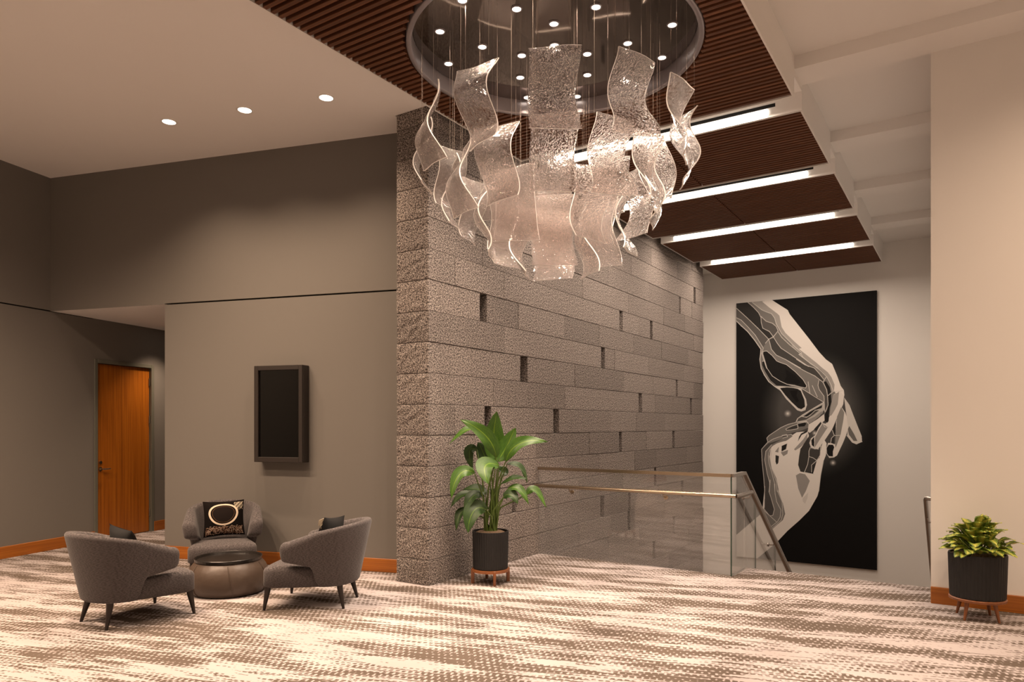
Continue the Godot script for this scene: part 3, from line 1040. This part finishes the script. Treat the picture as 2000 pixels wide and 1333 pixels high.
	[200, 4, 704, 998, 718, 1039, 699, 1059, 692, 1103, 723, 1105],
	[200, 4, 718, 1039, 756, 1038],
	[200, 4, 663, 1106, 666, 1172, 685, 1203, 718, 1199],
	[200, 4, 803, 1038, 840, 1088, 867, 1100, 904, 1082],
	[200, 4, 821, 967, 854, 1028, 876, 1078],
	[200, 4, 637, 941, 652, 977, 680, 977],
	[200, 4, 242, 1091, 234, 1063, 251, 1043, 339, 982, 392, 957, 449, 942, 524, 935, 542, 957, 538, 982],
	[200, 4, 611, 1456, 625, 1332, 643, 1234],
	[200, 4, 195, 1150, 242, 1094, 286, 1068, 358, 1042, 416, 1032, 425, 1047],
	[200, 4, 195, 1150, 200, 1256, 212, 1373, 219, 1475, 219, 1436, 216, 1603, 199, 1643],
	[200, 4, 271, 1113, 227, 1165, 219, 1231, 237, 1336, 256, 1406, 254, 1474, 260, 1386, 251, 1476, 268, 1528, 291, 1610, 280, 1658, 257, 1662, 216, 1615],
	[200, 4, 261, 1144, 246, 1200, 251, 1255, 276, 1345, 295, 1420, 295, 1471, 291, 1415, 297, 1491, 308, 1550, 340, 1613, 334, 1666, 314, 1703, 257, 1754],
	[200, 4, 271, 1154, 261, 1230, 271, 1295, 305, 1394, 312, 1471, 314, 1467, 348, 1547, 354, 1641, 342, 1689, 262, 1769],
	[200, 4, 210, 1621, 308, 1706],
	[200, 4, 375, 992, 416, 972, 458, 957, 463, 975, 463, 989, 416, 999, 382, 1002, 375, 992],
	[200, 4, 458, 952, 524, 938],
	[200, 4, 552, 1129, 542, 1158, 542, 1198, 533, 1257, 510, 1317, 575, 1329],
	[200, 4, 542, 1198, 570, 1207, 598, 1226, 561, 1261, 561, 1315],
	[200, 4, 598, 1226, 621, 1186, 625, 1118],
	[200, 4, 387, 1102, 378, 1147, 344, 1167],
	[200, 4, 346, 1042, 382, 1034, 389, 1052, 354, 1062],
]


func fill(im: Image, pts: Array, color: Color) -> void:
	var lo := 1e9
	var hi := -1e9
	for p in pts:
		lo = minf(lo, p.y)
		hi = maxf(hi, p.y)
	for y in range(maxi(0, int(lo)), mini(im.get_height(), int(hi) + 1)):
		var xs := []
		var yy := y + 0.5
		for i in pts.size():
			var a: Vector2 = pts[i]
			var b: Vector2 = pts[(i + 1) % pts.size()]
			if (a.y <= yy) != (b.y <= yy):
				xs.append(a.x + (yy - a.y) / (b.y - a.y) * (b.x - a.x))
		xs.sort()
		for i in range(0, xs.size() - 1, 2):
			var x0 := int(round(xs[i]))
			var x1 := int(round(xs[i + 1]))
			if x1 > x0:
				im.fill_rect(Rect2i(x0, y, x1 - x0, 1), color)


func print_grey(k: float) -> Color:
	return Color(k / 255.0, k / 255.0 * 0.985, k / 255.0 * 0.96)


func artwork() -> void:
	var w := 900
	var h := 1800
	var im := Image.create(w, h, false, Image.FORMAT_RGB8)
	# painted halo and three painted sparks on black
	for y in h:
		for x in w:
			var d := Vector2((x / float(w) - 0.575) / 0.40, (y / float(h) - 0.44) / 0.245).length()
			var k := 14.0 + 60.0 * clampf((1.0 - d) * 2.6, 0.0, 1.0)
			im.set_pixel(x, y, print_grey(k))
	for row in ART:
		var pts := []
		for i in range(2, row.size(), 2):
			pts.append(Vector2(row[i] / 1000.0 * w, row[i + 1] / 2000.0 * h))
		if row[1] == 0:
			fill(im, pts, print_grey(row[0]))
			continue
		var half: float = row[1] * 0.5
		for i in pts.size() - 1:
			var a: Vector2 = pts[i]
			var b: Vector2 = pts[i + 1]
			var n := (b - a).orthogonal().normalized() * half
			if n.length() < 0.1:
				continue
			fill(im, [a + n, b + n, b - n, a - n], print_grey(row[0]))
			fill(im, [b + Vector2(-half, -half), b + Vector2(half, -half), b + Vector2(half, half), b + Vector2(-half, half)], print_grey(row[0]))
	for o in [[0.389, 0.437, 30], [0.582, 0.511, 22], [0.709, 0.620, 26]]:
		var c := Vector2(o[0] * w, o[1] * h)
		for y in range(int(c.y) - o[2], int(c.y) + o[2]):
			for x in range(int(c.x) - o[2], int(c.x) + o[2]):
				var k := pow(clampf(1.0 - Vector2(x, y).distance_to(c) / o[2], 0.0, 1.0), 1.5)
				im.set_pixel(x, y, im.get_pixel(x, y).lerp(print_grey(225), k))
	var m := mat("painted_canvas", Color(1, 1, 1), 0.7, 0.0, 0.3)
	m.albedo_texture = ImageTexture.create_from_image(im)
	m.texture_repeat = false
	var x0 := -3.966
	var x1 := -1.429
	var y0 := -1.115
	var y1 := 4.006
	var t := thing("painting", "tall black painting of two white and grey hands touching, on the far wall", "painting", V((x0 + x1) / 2.0, y0, ART_S))
	var hw := (x1 - x0) / 2.0
	var tall := y1 - y0
	part("stretcher", box(Vector3(-hw, 0, 0.002), Vector3(hw, tall, 0.045), 0.004), M.black_frame, t)
	var st := begin()
	st.set_smooth_group(FLAT)
	quad(st, Vector3(-hw, 0, 0.048), Vector3(hw, 0, 0.048), Vector3(hw, tall, 0.048), Vector3(-hw, tall, 0.048), Vector2(0, 1), Vector2(1, 1), Vector2(1, 0), Vector2(0, 0))
	part("canvas", done(st), m, t)


# ---------------------------------------------------------------- lounge group

func chair_shell() -> ArrayMesh:
	var rows := []
	var n := 48
	var ring := func(x: float, z: float, nx: float, nz: float, yb: float, yt: float, half: float, flare: float, shrink: float) -> Array:
		var out := []
		var ym := (yb + yt) / 2.0
		yb = lerpf(ym, yb, shrink)
		yt = lerpf(ym, yt, shrink)
		half = half * shrink
		var rb := minf(0.028, half)
		var pr := []
		for i in 5:    # round the lower edge, outside to inside is done from inside bottom
			var a := -PI / 2.0 + PI / 2.0 * i / 4.0
			pr.append([half - rb + rb * cos(a), yb + rb + rb * sin(a)])
		for i in 3:
			pr.append([half, lerpf(yb + rb, yt - half, (i + 1) / 4.0)])
		for i in 9:
			var a := PI * i / 8.0
			pr.append([half * cos(a), yt - half + half * sin(a)])
		for i in 3:
			pr.append([-half, lerpf(yt - half, yb + rb, (i + 1) / 4.0)])
		for i in 5:
			var a := PI + PI / 2.0 * i / 4.0
			pr.append([-half + rb + rb * cos(a), yb + rb + rb * sin(a)])
		for p in pr:
			var o: float = p[0] + flare * (p[1] - 0.19) / 0.5
			out.append(Vector3(x + nx * o, p[1], z + nz * o))
		return out
	var place := func(t: float) -> Array:
		var s := signf(t)
		var q := maxf(0.0, (absf(t) - 0.5) / 0.5)
		var x: float
		var z: float
		var nx: float
		var nz: float
		if absf(t) <= 0.5:
			var a := t * PI
			x = 0.235 * sin(a)
			z = 0.14 + 0.19 * cos(a)
			nx = sin(a)
			nz = cos(a)
		else:
			x = s * (0.235 + 0.02 * q)
			z = 0.14 - 0.27 * q
			nx = s
			nz = 0.0
		var flare := lerpf(0.105, 0.09, smoothstep(0.1, 0.9, absf(t)))
		var yt := lerpf(0.575, 0.73, clampf((z + 0.13) / 0.46, 0.0, 1.0))
		var yb := 0.19
		if q > 0.10:
			yb = lerpf(0.19, 0.362, smoothstep(0.10, 0.30, q)) + 0.04 * clampf((q - 0.3) / 0.7, 0.0, 1.0)
		return [x, z, nx, nz, yb, yt, lerpf(0.034, 0.066, smoothstep(0.2, 1.0, absf(t))), flare]
	for e in 5:
		var f: Array = place.call(-1.0)
		var a := PI / 2.0 * (1.0 - e / 5.0)
		rows.append(ring.call(f[0], f[1] - 0.06 * sin(a), f[2], f[3], f[4], f[5], f[6], f[7], maxf(sqrt(cos(a)), 0.08)))
	for i in n + 1:
		var f: Array = place.call(-1.0 + 2.0 * i / n)
		rows.append(ring.call(f[0], f[1], f[2], f[3], f[4], f[5], f[6], f[7], 1.0))
	for e in 5:
		var f: Array = place.call(1.0)
		var a := PI / 2.0 * (e + 1) / 5.0
		rows.append(ring.call(f[0], f[1] - 0.06 * sin(a), f[2], f[3], f[4], f[5], f[6], f[7], maxf(sqrt(cos(a)), 0.08)))
	var st := begin()
	add_grid(st, rows, true, true, false)
	add_fan(st, rows[0], false)
	add_fan(st, rows[-1], true)
	return done(st)


func chair_seat() -> ArrayMesh:
	var rows := []
	for p in [[-0.02, 0.185], [0.0, 0.20], [0.0, 0.32], [-0.008, 0.338], [-0.03, 0.354], [-0.12, 0.364], [-0.26, 0.368]]:
		var ring := []
		for j in 56:
			var a := -TAU * j / 56.0
			var cz := sin(a)
			var cx := cos(a)
			var z: float = -0.06 + (0.315 + p[0]) * signf(cz) * pow(absf(cz), 0.36)
			var wide := lerpf(0.345, 0.215, clampf((z + 0.375) / 0.63, 0.0, 1.0))
			ring.append(Vector3((wide + p[0]) * signf(cx) * pow(absf(cx), 0.36), p[1], z))
		rows.append(ring)
	var st := begin()
	add_grid(st, rows, true)
	add_fan(st, rows[0], false)
	add_fan(st, rows[-1], true)
	return done(st)


func make_chair(label: String, at: Vector2, face: Vector2) -> Node3D:
	var t := thing("lounge_chair", label, "armchair", V(at.x, 0, at.y), atan2(-face.x, face.y), "grey lounge chairs round the ottoman")
	if not M.has("shell_mesh"):
		M["shell_mesh"] = chair_shell()
		M["seat_mesh"] = chair_seat()
	part("shell", M.shell_mesh, M.chair_cloth, t)
	part("seat", M.seat_mesh, M.chair_cloth, t)
	for p in [[-0.17, 0.26, -0.2, 0.30], [0.17, 0.26, 0.2, 0.30], [-0.27, -0.32, -0.30, -0.34], [0.27, -0.32, 0.30, -0.34]]:
		part("leg", tube([Vector3(p[0], 0.20, p[1]), Vector3(p[0], 0.17, p[1]), Vector3(p[2], 0.0, p[3])], [0.027, 0.025, 0.011], 12), M.dark_leg, t)
	return t


func cushion_picture(kind: int) -> ImageTexture:
	var n := 256
	var im := Image.create(n, n, false, Image.FORMAT_RGB8)
	im.fill(Color(0.075, 0.06, 0.055))
	var r := RandomNumberGenerator.new()
	r.seed = 5 + kind
	for y in n:
		for x in n:
			var p := Vector2((x - 126) / 92.0, (y - 100) / 78.0)
			var d := p.length() + 0.03 * sin(3.0 * p.angle())
			if d > 0.88 and d < 1.03:
				im.set_pixel(x, y, Color(0.80, 0.74, 0.66))
			elif d > 0.74 and d < 0.765:
				im.set_pixel(x, y, Color(0.42, 0.31, 0.22))
			elif d < 0.74:
				im.set_pixel(x, y, Color(0.11, 0.09, 0.082))
	for k in 520:   # stitched dashes below the oval
		var y := r.randi_range(190, 246)
		im.fill_rect(Rect2i(r.randi_range(10, 240), y - y % 6, r.randi_range(3, 8), 3), Color(0.78, 0.68, 0.60) if r.randf() < 0.6 else Color(0.5, 0.36, 0.28))
	for k in 13:    # tassel at the upper corner
		var x := 196.0 + k * 4.2
		for y in range(14, 14 + 40 + (k * 7) % 22):
			im.fill_rect(Rect2i(int(x + 3.0 * sin(y * 0.2 + k)), y, 2, 1), Color(0.78, 0.73, 0.64))
	return ImageTexture.create_from_image(im)


func cushion(label: String, at: Vector3, turn: float, tilt: float, roll: float, fringe: bool, size := Vector2(0.40, 0.37)) -> void:
	var t := thing("cushion", label, "cushion", at, turn, "patterned black cushions on the lounge chairs")
	t.rotation = Vector3(tilt, turn, roll)
	if not M.has("cushion_front"):
		var m := mat("cushion_front", Color(1, 1, 1), 0.9, 0.0, 0.2)
		m.albedo_texture = cushion_picture(0)
		m.texture_repeat = false
	for f in [1.0, -1.0]:
		var rows := []
		for j in 17:
			var row := []
			for i in 17:
				var u := i / 8.0 - 1.0
				var v := j / 8.0 - 1.0
				var b := pow(maxf(0.0, (1.0 - u * u) * (1.0 - v * v)), 0.55)
				row.append(Vector3(u * size.x / 2.0 * (1.0 - 0.07 * (1.0 - v * v) * absf(u)), v * size.y / 2.0 * (1.0 - 0.07 * (1.0 - u * u) * absf(v)), f * 0.075 * b))
			rows.append(row)
		var st := begin()
		st.set_smooth_group(0)
		for j in 16:
			for i in 16:
				var uv := func(a: int, b: int) -> Vector2: return Vector2(a / 16.0, 1.0 - b / 16.0)
				if f > 0.0:
					quad(st, rows[j][i], rows[j][i + 1], rows[j + 1][i + 1], rows[j + 1][i], uv.call(i, j), uv.call(i + 1, j), uv.call(i + 1, j + 1), uv.call(i, j + 1))
				else:
					quad(st, rows[j][i + 1], rows[j][i], rows[j + 1][i], rows[j + 1][i + 1])
		part("front_cover" if f > 0.0 else "back_cover", done(st), M.cushion_front if f > 0.0 else M.cushion_back, t)
	if fringe:
		var st := begin()
		for k in 9:
			var x := size.x * (0.30 + 0.02 * k)
			add_tube(st, [Vector3(x, size.y * 0.46, 0.012), Vector3(x + 0.012, size.y * 0.40, 0.04), Vector3(x - 0.006, size.y * 0.26, 0.045)], [0.0025, 0.002, 0.0012], 5)
		part("tassel", done(st), M.fringe, t)


func lounge() -> void:
	make_chair("grey woven armchair seen from behind, nearest the left edge", Vector2(-5.605, 3.08), Vector2(0.03, 1.0))
	make_chair("grey woven armchair on the right of the ottoman, beside the stone corner", Vector2(-4.748, 4.208), Vector2(-0.875, -0.484))
	make_chair("grey woven armchair facing the viewer behind the ottoman, below the screen", Vector2(-6.43, 4.47), Vector2(0.80, -0.60))
	cushion("black cushion with a cream oval ring on the armchair behind the ottoman", V(-6.43 - 0.04, 0.572, 4.47 + 0.03), atan2(0.80, 0.60), -0.22, 0.03, false)
	cushion("black cushion peeking over the back of the left armchair", V(-5.60, 0.555, 3.02), atan2(0.1, -1.0), -0.25, 0.06, false)
	cushion("black tasselled cushion peeking over the arm of the right armchair", V(-4.66, 0.565, 4.27), atan2(-0.93, 0.35), -0.25, 0.08, true)

	var t := thing("ottoman_table", "round brown leather ottoman with a black tray top between the armchairs", "ottoman", V(-5.745, 0, 4.045))
	part("cushion_body", lathe([[0.28, 0.0], [0.315, 0.012], [0.342, 0.05], [0.354, 0.10], [0.356, 0.15], [0.346, 0.20], [0.326, 0.245], [0.298, 0.28], [0.275, 0.297]], 48), M.ottoman_leather, t)
	for k in 6:
		var a := TAU * k / 6.0 + 0.5
		var p := []
		for q in [[0.317, 0.012], [0.344, 0.05], [0.356, 0.10], [0.358, 0.15], [0.348, 0.20], [0.328, 0.245], [0.300, 0.281]]:
			p.append(Vector3(q[0] * cos(a + q[1] * 0.5), q[1], q[0] * sin(a + q[1] * 0.5)))
		part("seam", tube(p, [0.0035], 6), M.ottoman_leather, t)
	part("tray", lathe([[0.272, 0.290], [0.290, 0.297], [0.295, 0.322], [0.291, 0.326], [0.285, 0.322], [0.278, 0.303], [0.0, 0.302]], 48, false), M.tray_black, t)


# ---------------------------------------------------------------- plants

# blade start, middle and tip, width, the way its face looks, young leaf or not
const BLADES := [
	[0.054, 1.172, -0.02, 0.030, 1.408, -0.06, 0.062, 1.672, -0.02, 0.24, 0.25, 0.10, 1.00, 1],
	[0.072, 1.179, 0.00, 0.162, 1.339, -0.02, 0.246, 1.512, 0.00, 0.19, -0.35, 0.20, 1.00, 1],
	[0.058, 1.225, 0.04, -0.046, 1.436, 0.08, -0.289, 1.589, 0.10, 0.17, -0.25, 0.50, 1.00, 1],
	[-0.032, 1.325, -0.05, -0.178, 1.499, -0.05, -0.396, 1.355, 0.05, 0.13, -0.10, 0.90, 0.50, 1],
	[0.151, 1.186, 0.03, 0.287, 1.360, 0.08, 0.554, 1.374, 0.08, 0.15, 0.00, 0.60, 1.00, 1],
	[-0.153, 1.075, 0.10, -0.296, 1.061, 0.14, -0.368, 0.832, 0.18, 0.15, -0.35, 0.50, 1.00, 1],
	[0.082, 1.142, 0.06, -0.046, 1.144, 0.16, -0.011, 0.980, 0.26, 0.22, 0.00, 0.75, 0.80, 1],
	[-0.136, 1.290, -0.10, -0.213, 1.269, -0.12, -0.178, 1.089, -0.08, 0.13, -0.30, 0.50, 1.00, 0],
	[-0.025, 1.130, -0.10, -0.074, 1.255, -0.12, -0.127, 1.367, -0.14, 0.17, 0.00, 0.20, 1.00, 0],
	[0.162, 1.151, -0.05, 0.287, 1.123, -0.08, 0.360, 0.971, -0.05, 0.10, 0.30, 0.80, 0.50, 0],
	[0.107, 0.964, 0.00, 0.232, 1.019, 0.04, 0.350, 1.016, 0.06, 0.10, 0.00, 0.90, 0.50, 0],
	[0.162, 0.901, 0.05, 0.273, 0.922, 0.10, 0.368, 0.780, 0.14, 0.11, 0.10, 0.80, 0.70, 1],
	[0.357, 0.853, -0.05, 0.440, 0.894, -0.06, 0.544, 0.730, -0.02, 0.10, 0.30, 0.70, 0.70, 1],
	[0.128, 0.839, 0.08, 0.204, 0.866, 0.12, 0.266, 0.783, 0.16, 0.13, 0.10, 0.60, 0.80, 0],
	[-0.127, 0.832, 0.00, -0.268, 0.853, 0.02, -0.385, 0.739, 0.05, 0.12, -0.10, 0.90, 0.50, 0],
	[-0.074, 0.853, 0.05, -0.178, 0.839, 0.10, -0.241, 0.679, 0.14, 0.14, -0.20, 0.70, 0.80, 0],
	[-0.039, 0.721, 0.10, -0.157, 0.714, 0.16, -0.206, 0.512, 0.22, 0.22, -0.20, 0.50, 1.00, 0],
	[-0.220, 0.686, 0.02, -0.296, 0.672, 0.02, -0.331, 0.512, 0.06, 0.11, -0.40, 0.50, 0.80, 0],
	[-0.046, 0.853, -0.04, -0.143, 0.908, -0.08, -0.282, 0.894, -0.10, 0.13, 0.00, 0.80, 0.60, 0],
	[0.107, 1.047, -0.10, 0.121, 1.075, -0.14, 0.065, 1.130, -0.16, 0.12, 0.00, 0.40, 1.00, 0],
]


func leaf_picture(kind: int) -> ImageTexture:
	var w := 128
	var h := 256
	var im := Image.create(w, h, false, Image.FORMAT_RGB8)
	var n := noise(0.06, 70 + kind, FastNoiseLite.TYPE_SIMPLEX_SMOOTH, 3)
	var pale := [Color(0.30, 0.42, 0.08), Color(0.42, 0.54, 0.12), Color(0.80, 0.78, 0.36)]
	var deep := [Color(0.10, 0.21, 0.045), Color(0.18, 0.33, 0.055), Color(0.26, 0.38, 0.10)]
	for y in h:
		for x in w:
			var u := absf(x - w / 2.0) / (w / 2.0)
			var vein := 0.5 + 0.5 * sin((y - u * 34.0) * 0.55)
			var k := 0.10 + 0.14 * vein + 0.22 * n.get_noise_2d(x, y * 0.4)
			if u < 0.05:
				k = 0.95
			if kind == 2:
				k = clampf(1.15 - u * 1.25 + 0.9 * n.get_noise_2d(x * 1.6, y * 0.9), 0.0, 1.0)
			im.set_pixel(x, y, deep[kind].lerp(pale[kind], clampf(k, 0.0, 1.0)))
	return ImageTexture.create_from_image(im)


# A blade along a curve through start, middle and tip; its face looks along the hint.
func blade(a: Vector3, b: Vector3, c: Vector3, wide: float, hint: Vector3, fold := 0.22, n := 12) -> ArrayMesh:
	var ctl := b * 2.0 - (a + c) * 0.5
	var rows := []
	for i in n + 1:
		var t := float(i) / n
		var p := a.lerp(ctl, t).lerp(ctl.lerp(c, t), t)
		var d := (ctl - a).lerp(c - ctl, t).normalized()
		var side := d.cross(hint).normalized()
		var up := side.cross(d).normalized()
		var half := wide / 2.0 * pow(sin(PI * clampf(pow(t, 0.8) * 0.97 + 0.03, 0.0, 1.0)), 0.75) + 0.0008
		var row := []
		for k in [-1.0, -0.5, 0.0, 0.5, 1.0]:
			row.append(p + side * half * k + up * (fold * absf(k) * half + 0.006 * sin(9.0 * t + 3.0 * k)))
		rows.append(row)
	var st := begin()
	add_grid(st, rows, false, true, false)
	return done(st)


func fluted_pot(r0: float, r1: float, tall: float, flutes: int) -> ArrayMesh:
	var rows := []
	for p in [[r0 * 0.97, 0.0, 0.0], [r0, 0.008, 1.0], [r1, tall - 0.008, 1.0], [r1 * 0.985, tall, 0.0], [r1 * 0.93, tall, 0.0], [r1 * 0.92, tall - 0.05, 0.0]]:
		var ring := []
		for j in flutes * 4:
			var a := -TAU * j / (flutes * 4)
			var r: float = p[0] - p[2] * 0.004 * [0.0, 0.35, 1.0, 0.35][j % 4]
			ring.append(Vector3(r * cos(a), p[1], r * sin(a)))
		rows.append(ring)
	var st := begin()
	add_grid(st, rows, true, false)
	add_fan(st, rows[0], false)
	return done(st)


func plants() -> void:
	for k in 3:
		var m := mat("leaf_%d" % k, Color(1, 1, 1), 0.45, 0.0, 0.5)
		m.albedo_texture = leaf_picture(k)
		m.backlight_enabled = true
		m.backlight = Color(0.35, 0.35, 0.2)
		m.cull_mode = BaseMaterial3D.CULL_DISABLED
	mat("stalk", Color(0.27, 0.35, 0.10), 0.5)

	var t := thing("potted_palm", "tall broad-leaved plant in a black fluted pot against the stone wall", "potted plant", V(-3.93, 0, 5.67), deg_to_rad(TURN))
	var pot := part("pot", fluted_pot(0.17, 0.178, 0.365, 44), M.pot_black, t, Vector3(0, 0.14, 0))
	part("pot_soil", lathe([[0.165, 0.34], [0.12, 0.362], [0.0, 0.372]], 28), M.soil, pot)
	var ring := part("plant_stand", lathe([[0.172, 0.112], [0.184, 0.114], [0.184, 0.138], [0.172, 0.14]], 36, false, true), M.stand_wood, t)
	for a in [0.25, 1.82, 3.39, 4.96]:
		part("leg", box(Vector3(-0.012, 0.0, -0.016), Vector3(0.012, 0.139, 0.016), 0.003), M.stand_wood, ring, Vector3(0.176 * sin(a), 0, 0.176 * cos(a)), a)
	var base := Vector3(0, 0.5, 0)
	var i := 0
	for b in BLADES:
		var a := Vector3(b[0], b[1], b[2])
		var foot := base + Vector3(0.055 * sin(i * 2.4), 0.0, 0.045 * cos(i * 2.4))
		var bend := foot.lerp(a, 0.55) + Vector3(-(a.x - foot.x) * 0.22, 0.03, 0)
		var leaf := part("leaf", blade(a, Vector3(b[3], b[4], b[5]), Vector3(b[6], b[7], b[8]), b[9] * 0.86, Vector3(b[10], b[11], b[12])), M["leaf_%d" % b[13]], t)
		part("stalk", tube([foot, foot.lerp(bend, 0.5), bend, a.lerp(bend, 0.4), a, a.lerp(Vector3(b[3], b[4], b[5]), 0.3)], [0.012, 0.010, 0.008, 0.006, 0.005, 0.002], 7), M.stalk, leaf)
		i += 1

	var q := thing("potted_aglaonema", "low variegated leafy plant in a black fluted pot by the right wall", "potted plant", V(0.05, 0, 6.72), deg_to_rad(TURN))
	var pot2 := part("pot", fluted_pot(0.192, 0.202, 0.345, 46), M.pot_black, q, Vector3(0, 0.172, 0))
	part("pot_soil", lathe([[0.19, 0.33], [0.14, 0.352], [0.0, 0.365]], 28), M.soil, pot2)
	var ring2 := part("plant_stand", lathe([[0.16, 0.145], [0.196, 0.15], [0.198, 0.166], [0.19, 0.172]], 36, false, true), M.stand_wood, q)
	for a in [0.45, 2.02, 3.59, 5.16]:
		part("leg", tube([Vector3(0.13 * sin(a), 0.15, 0.13 * cos(a)), Vector3(0.165 * sin(a), 0.0, 0.165 * cos(a))], [0.018, 0.009], 10), M.stand_wood, ring2)
	var r := RandomNumberGenerator.new()
	r.seed = 23
	for k in 104:
		var lift := pow((k + 0.5) / 104.0, 1.25)          # outer low leaves first, upright ones last
		var a := r.randf() * TAU
		var dir := Vector3(sin(a), 0, cos(a))
		var reach := lerpf(0.235, 0.03, lift) * r.randf_range(0.7, 1.1)
		var high := 0.53 + lerpf(0.03, 0.20, lift) + r.randf_range(-0.03, 0.035)
		var lean := r.randf_range(-0.35, 0.35)
		var way := dir.rotated(Vector3.UP, lean)
		var s0 := dir * reach * 0.75 + Vector3(0, high - 0.03, 0)
		var tip := s0 + way * (lerpf(0.15, 0.085, lift) * r.randf_range(0.85, 1.1)) + Vector3(0, lerpf(0.0, 0.11, lift) + r.randf_range(-0.035, 0.03), 0)
		var midp := (s0 + tip) / 2.0 + Vector3(0, 0.02, 0)
		var leaf := part("leaf", blade(s0, midp, tip, r.randf_range(0.07, 0.095), (Vector3.UP - way * lerpf(0.1, 1.2, lift) + dir * r.randf_range(-0.3, 0.3)).normalized(), 0.3, 7), M.leaf_2, q)
		part("stalk", tube([Vector3(dir.x * 0.02, 0.52, dir.z * 0.02), s0], [0.004, 0.003], 5), M.stalk, leaf)


# ---------------------------------------------------------------- screen and downlights

func fittings() -> void:
	var t := thing("wall_screen", "switched-off portrait screen in a deep dark frame on the grey wall", "screen", V(INNER.x, 0, INNER.y), deg_to_rad(GREY))
	var a1 := 3.635
	var a0 := a1 - 0.60
	t.position += Basis(Vector3.UP, deg_to_rad(GREY)) * Vector3((a0 + a1) / 2.0, 1.135, 0)
	var hw := 0.30
	var tall := 1.045
	part("case", box(Vector3(-hw, 0, 0.002), Vector3(hw, tall, 0.105), 0.004), M.black_frame, t)
	for p in [[-hw, -hw + 0.05, 0.0, tall], [hw - 0.045, hw, 0.0, tall], [-hw + 0.05, hw - 0.045, 0.0, 0.055], [-hw + 0.05, hw - 0.045, tall - 0.05, tall]]:
		part("bezel", box(Vector3(p[0], p[2], 0.104), Vector3(p[1], p[3], 0.135), 0.003), M.black_frame, t)
	part("screen", box(Vector3(-hw + 0.05, 0.055, 0.104), Vector3(hw - 0.045, tall - 0.05, 0.112)), M.screen_glass, t)

	var seen := ["leftmost of the three round downlights in the white ceiling", "middle of the three round downlights in the white ceiling", "right of the three round downlights in the white ceiling, nearest the slat ceiling"]
	var row := [Vector2(-6.727, 4.058), Vector2(-5.864, 4.304), Vector2(-5.011, 4.554)]
	for k in 3:
		downlight(seen[k], Vector3(row[k].x, CEIL, -row[k].y), 4.8, 62.0)
	for k in 3:    # the rows go on over the seats, above and before the picture
		for j in 2:
			var p: Vector2 = row[k] + Vector2(-0.3, -2.2) * (j + 1)
			downlight("round downlight in the white ceiling above the picture, nearer the viewer", Vector3(p.x, CEIL, -p.y), 11.0, 76.0)
	for p in [[1.2, 5.6], [1.2, 3.6], [1.2, 1.2], [3.4, 5.6], [3.4, 3.6], [1.2, -1.2], [3.4, 1.2], [3.4, -1.2]]:
		downlight("round downlight in the bay ceiling beyond the right edge of the picture", V(p[0], BAY, p[1]), 7.0)
	var c := G(0.45, 1.62)
	downlight("round downlight in the corridor ceiling in front of the wooden door", V(c.x, SEAM, c.y), 3.6, 52.0)


func downlight(label: String, at: Vector3, energy: float, angle := 74.0) -> void:
	var t := thing("downlight", label, "downlight", at, 0.0, "round recessed downlights")
	part("trim_ring", lathe([[0.062, 0.0], [0.062, -0.004], [0.078, -0.004], [0.082, 0.0]], 32, false, false), M.white_trim, t)
	part("lens", lathe([[0.0, -0.003], [0.063, -0.003], [0.063, 0.0]], 32, false), M.lamp_glow, t)
	spot(t, Vector3(0, -0.02, 0), energy, Color(1.0, 0.862, 0.735), angle, 0.06, Vector3.DOWN, 1.0)
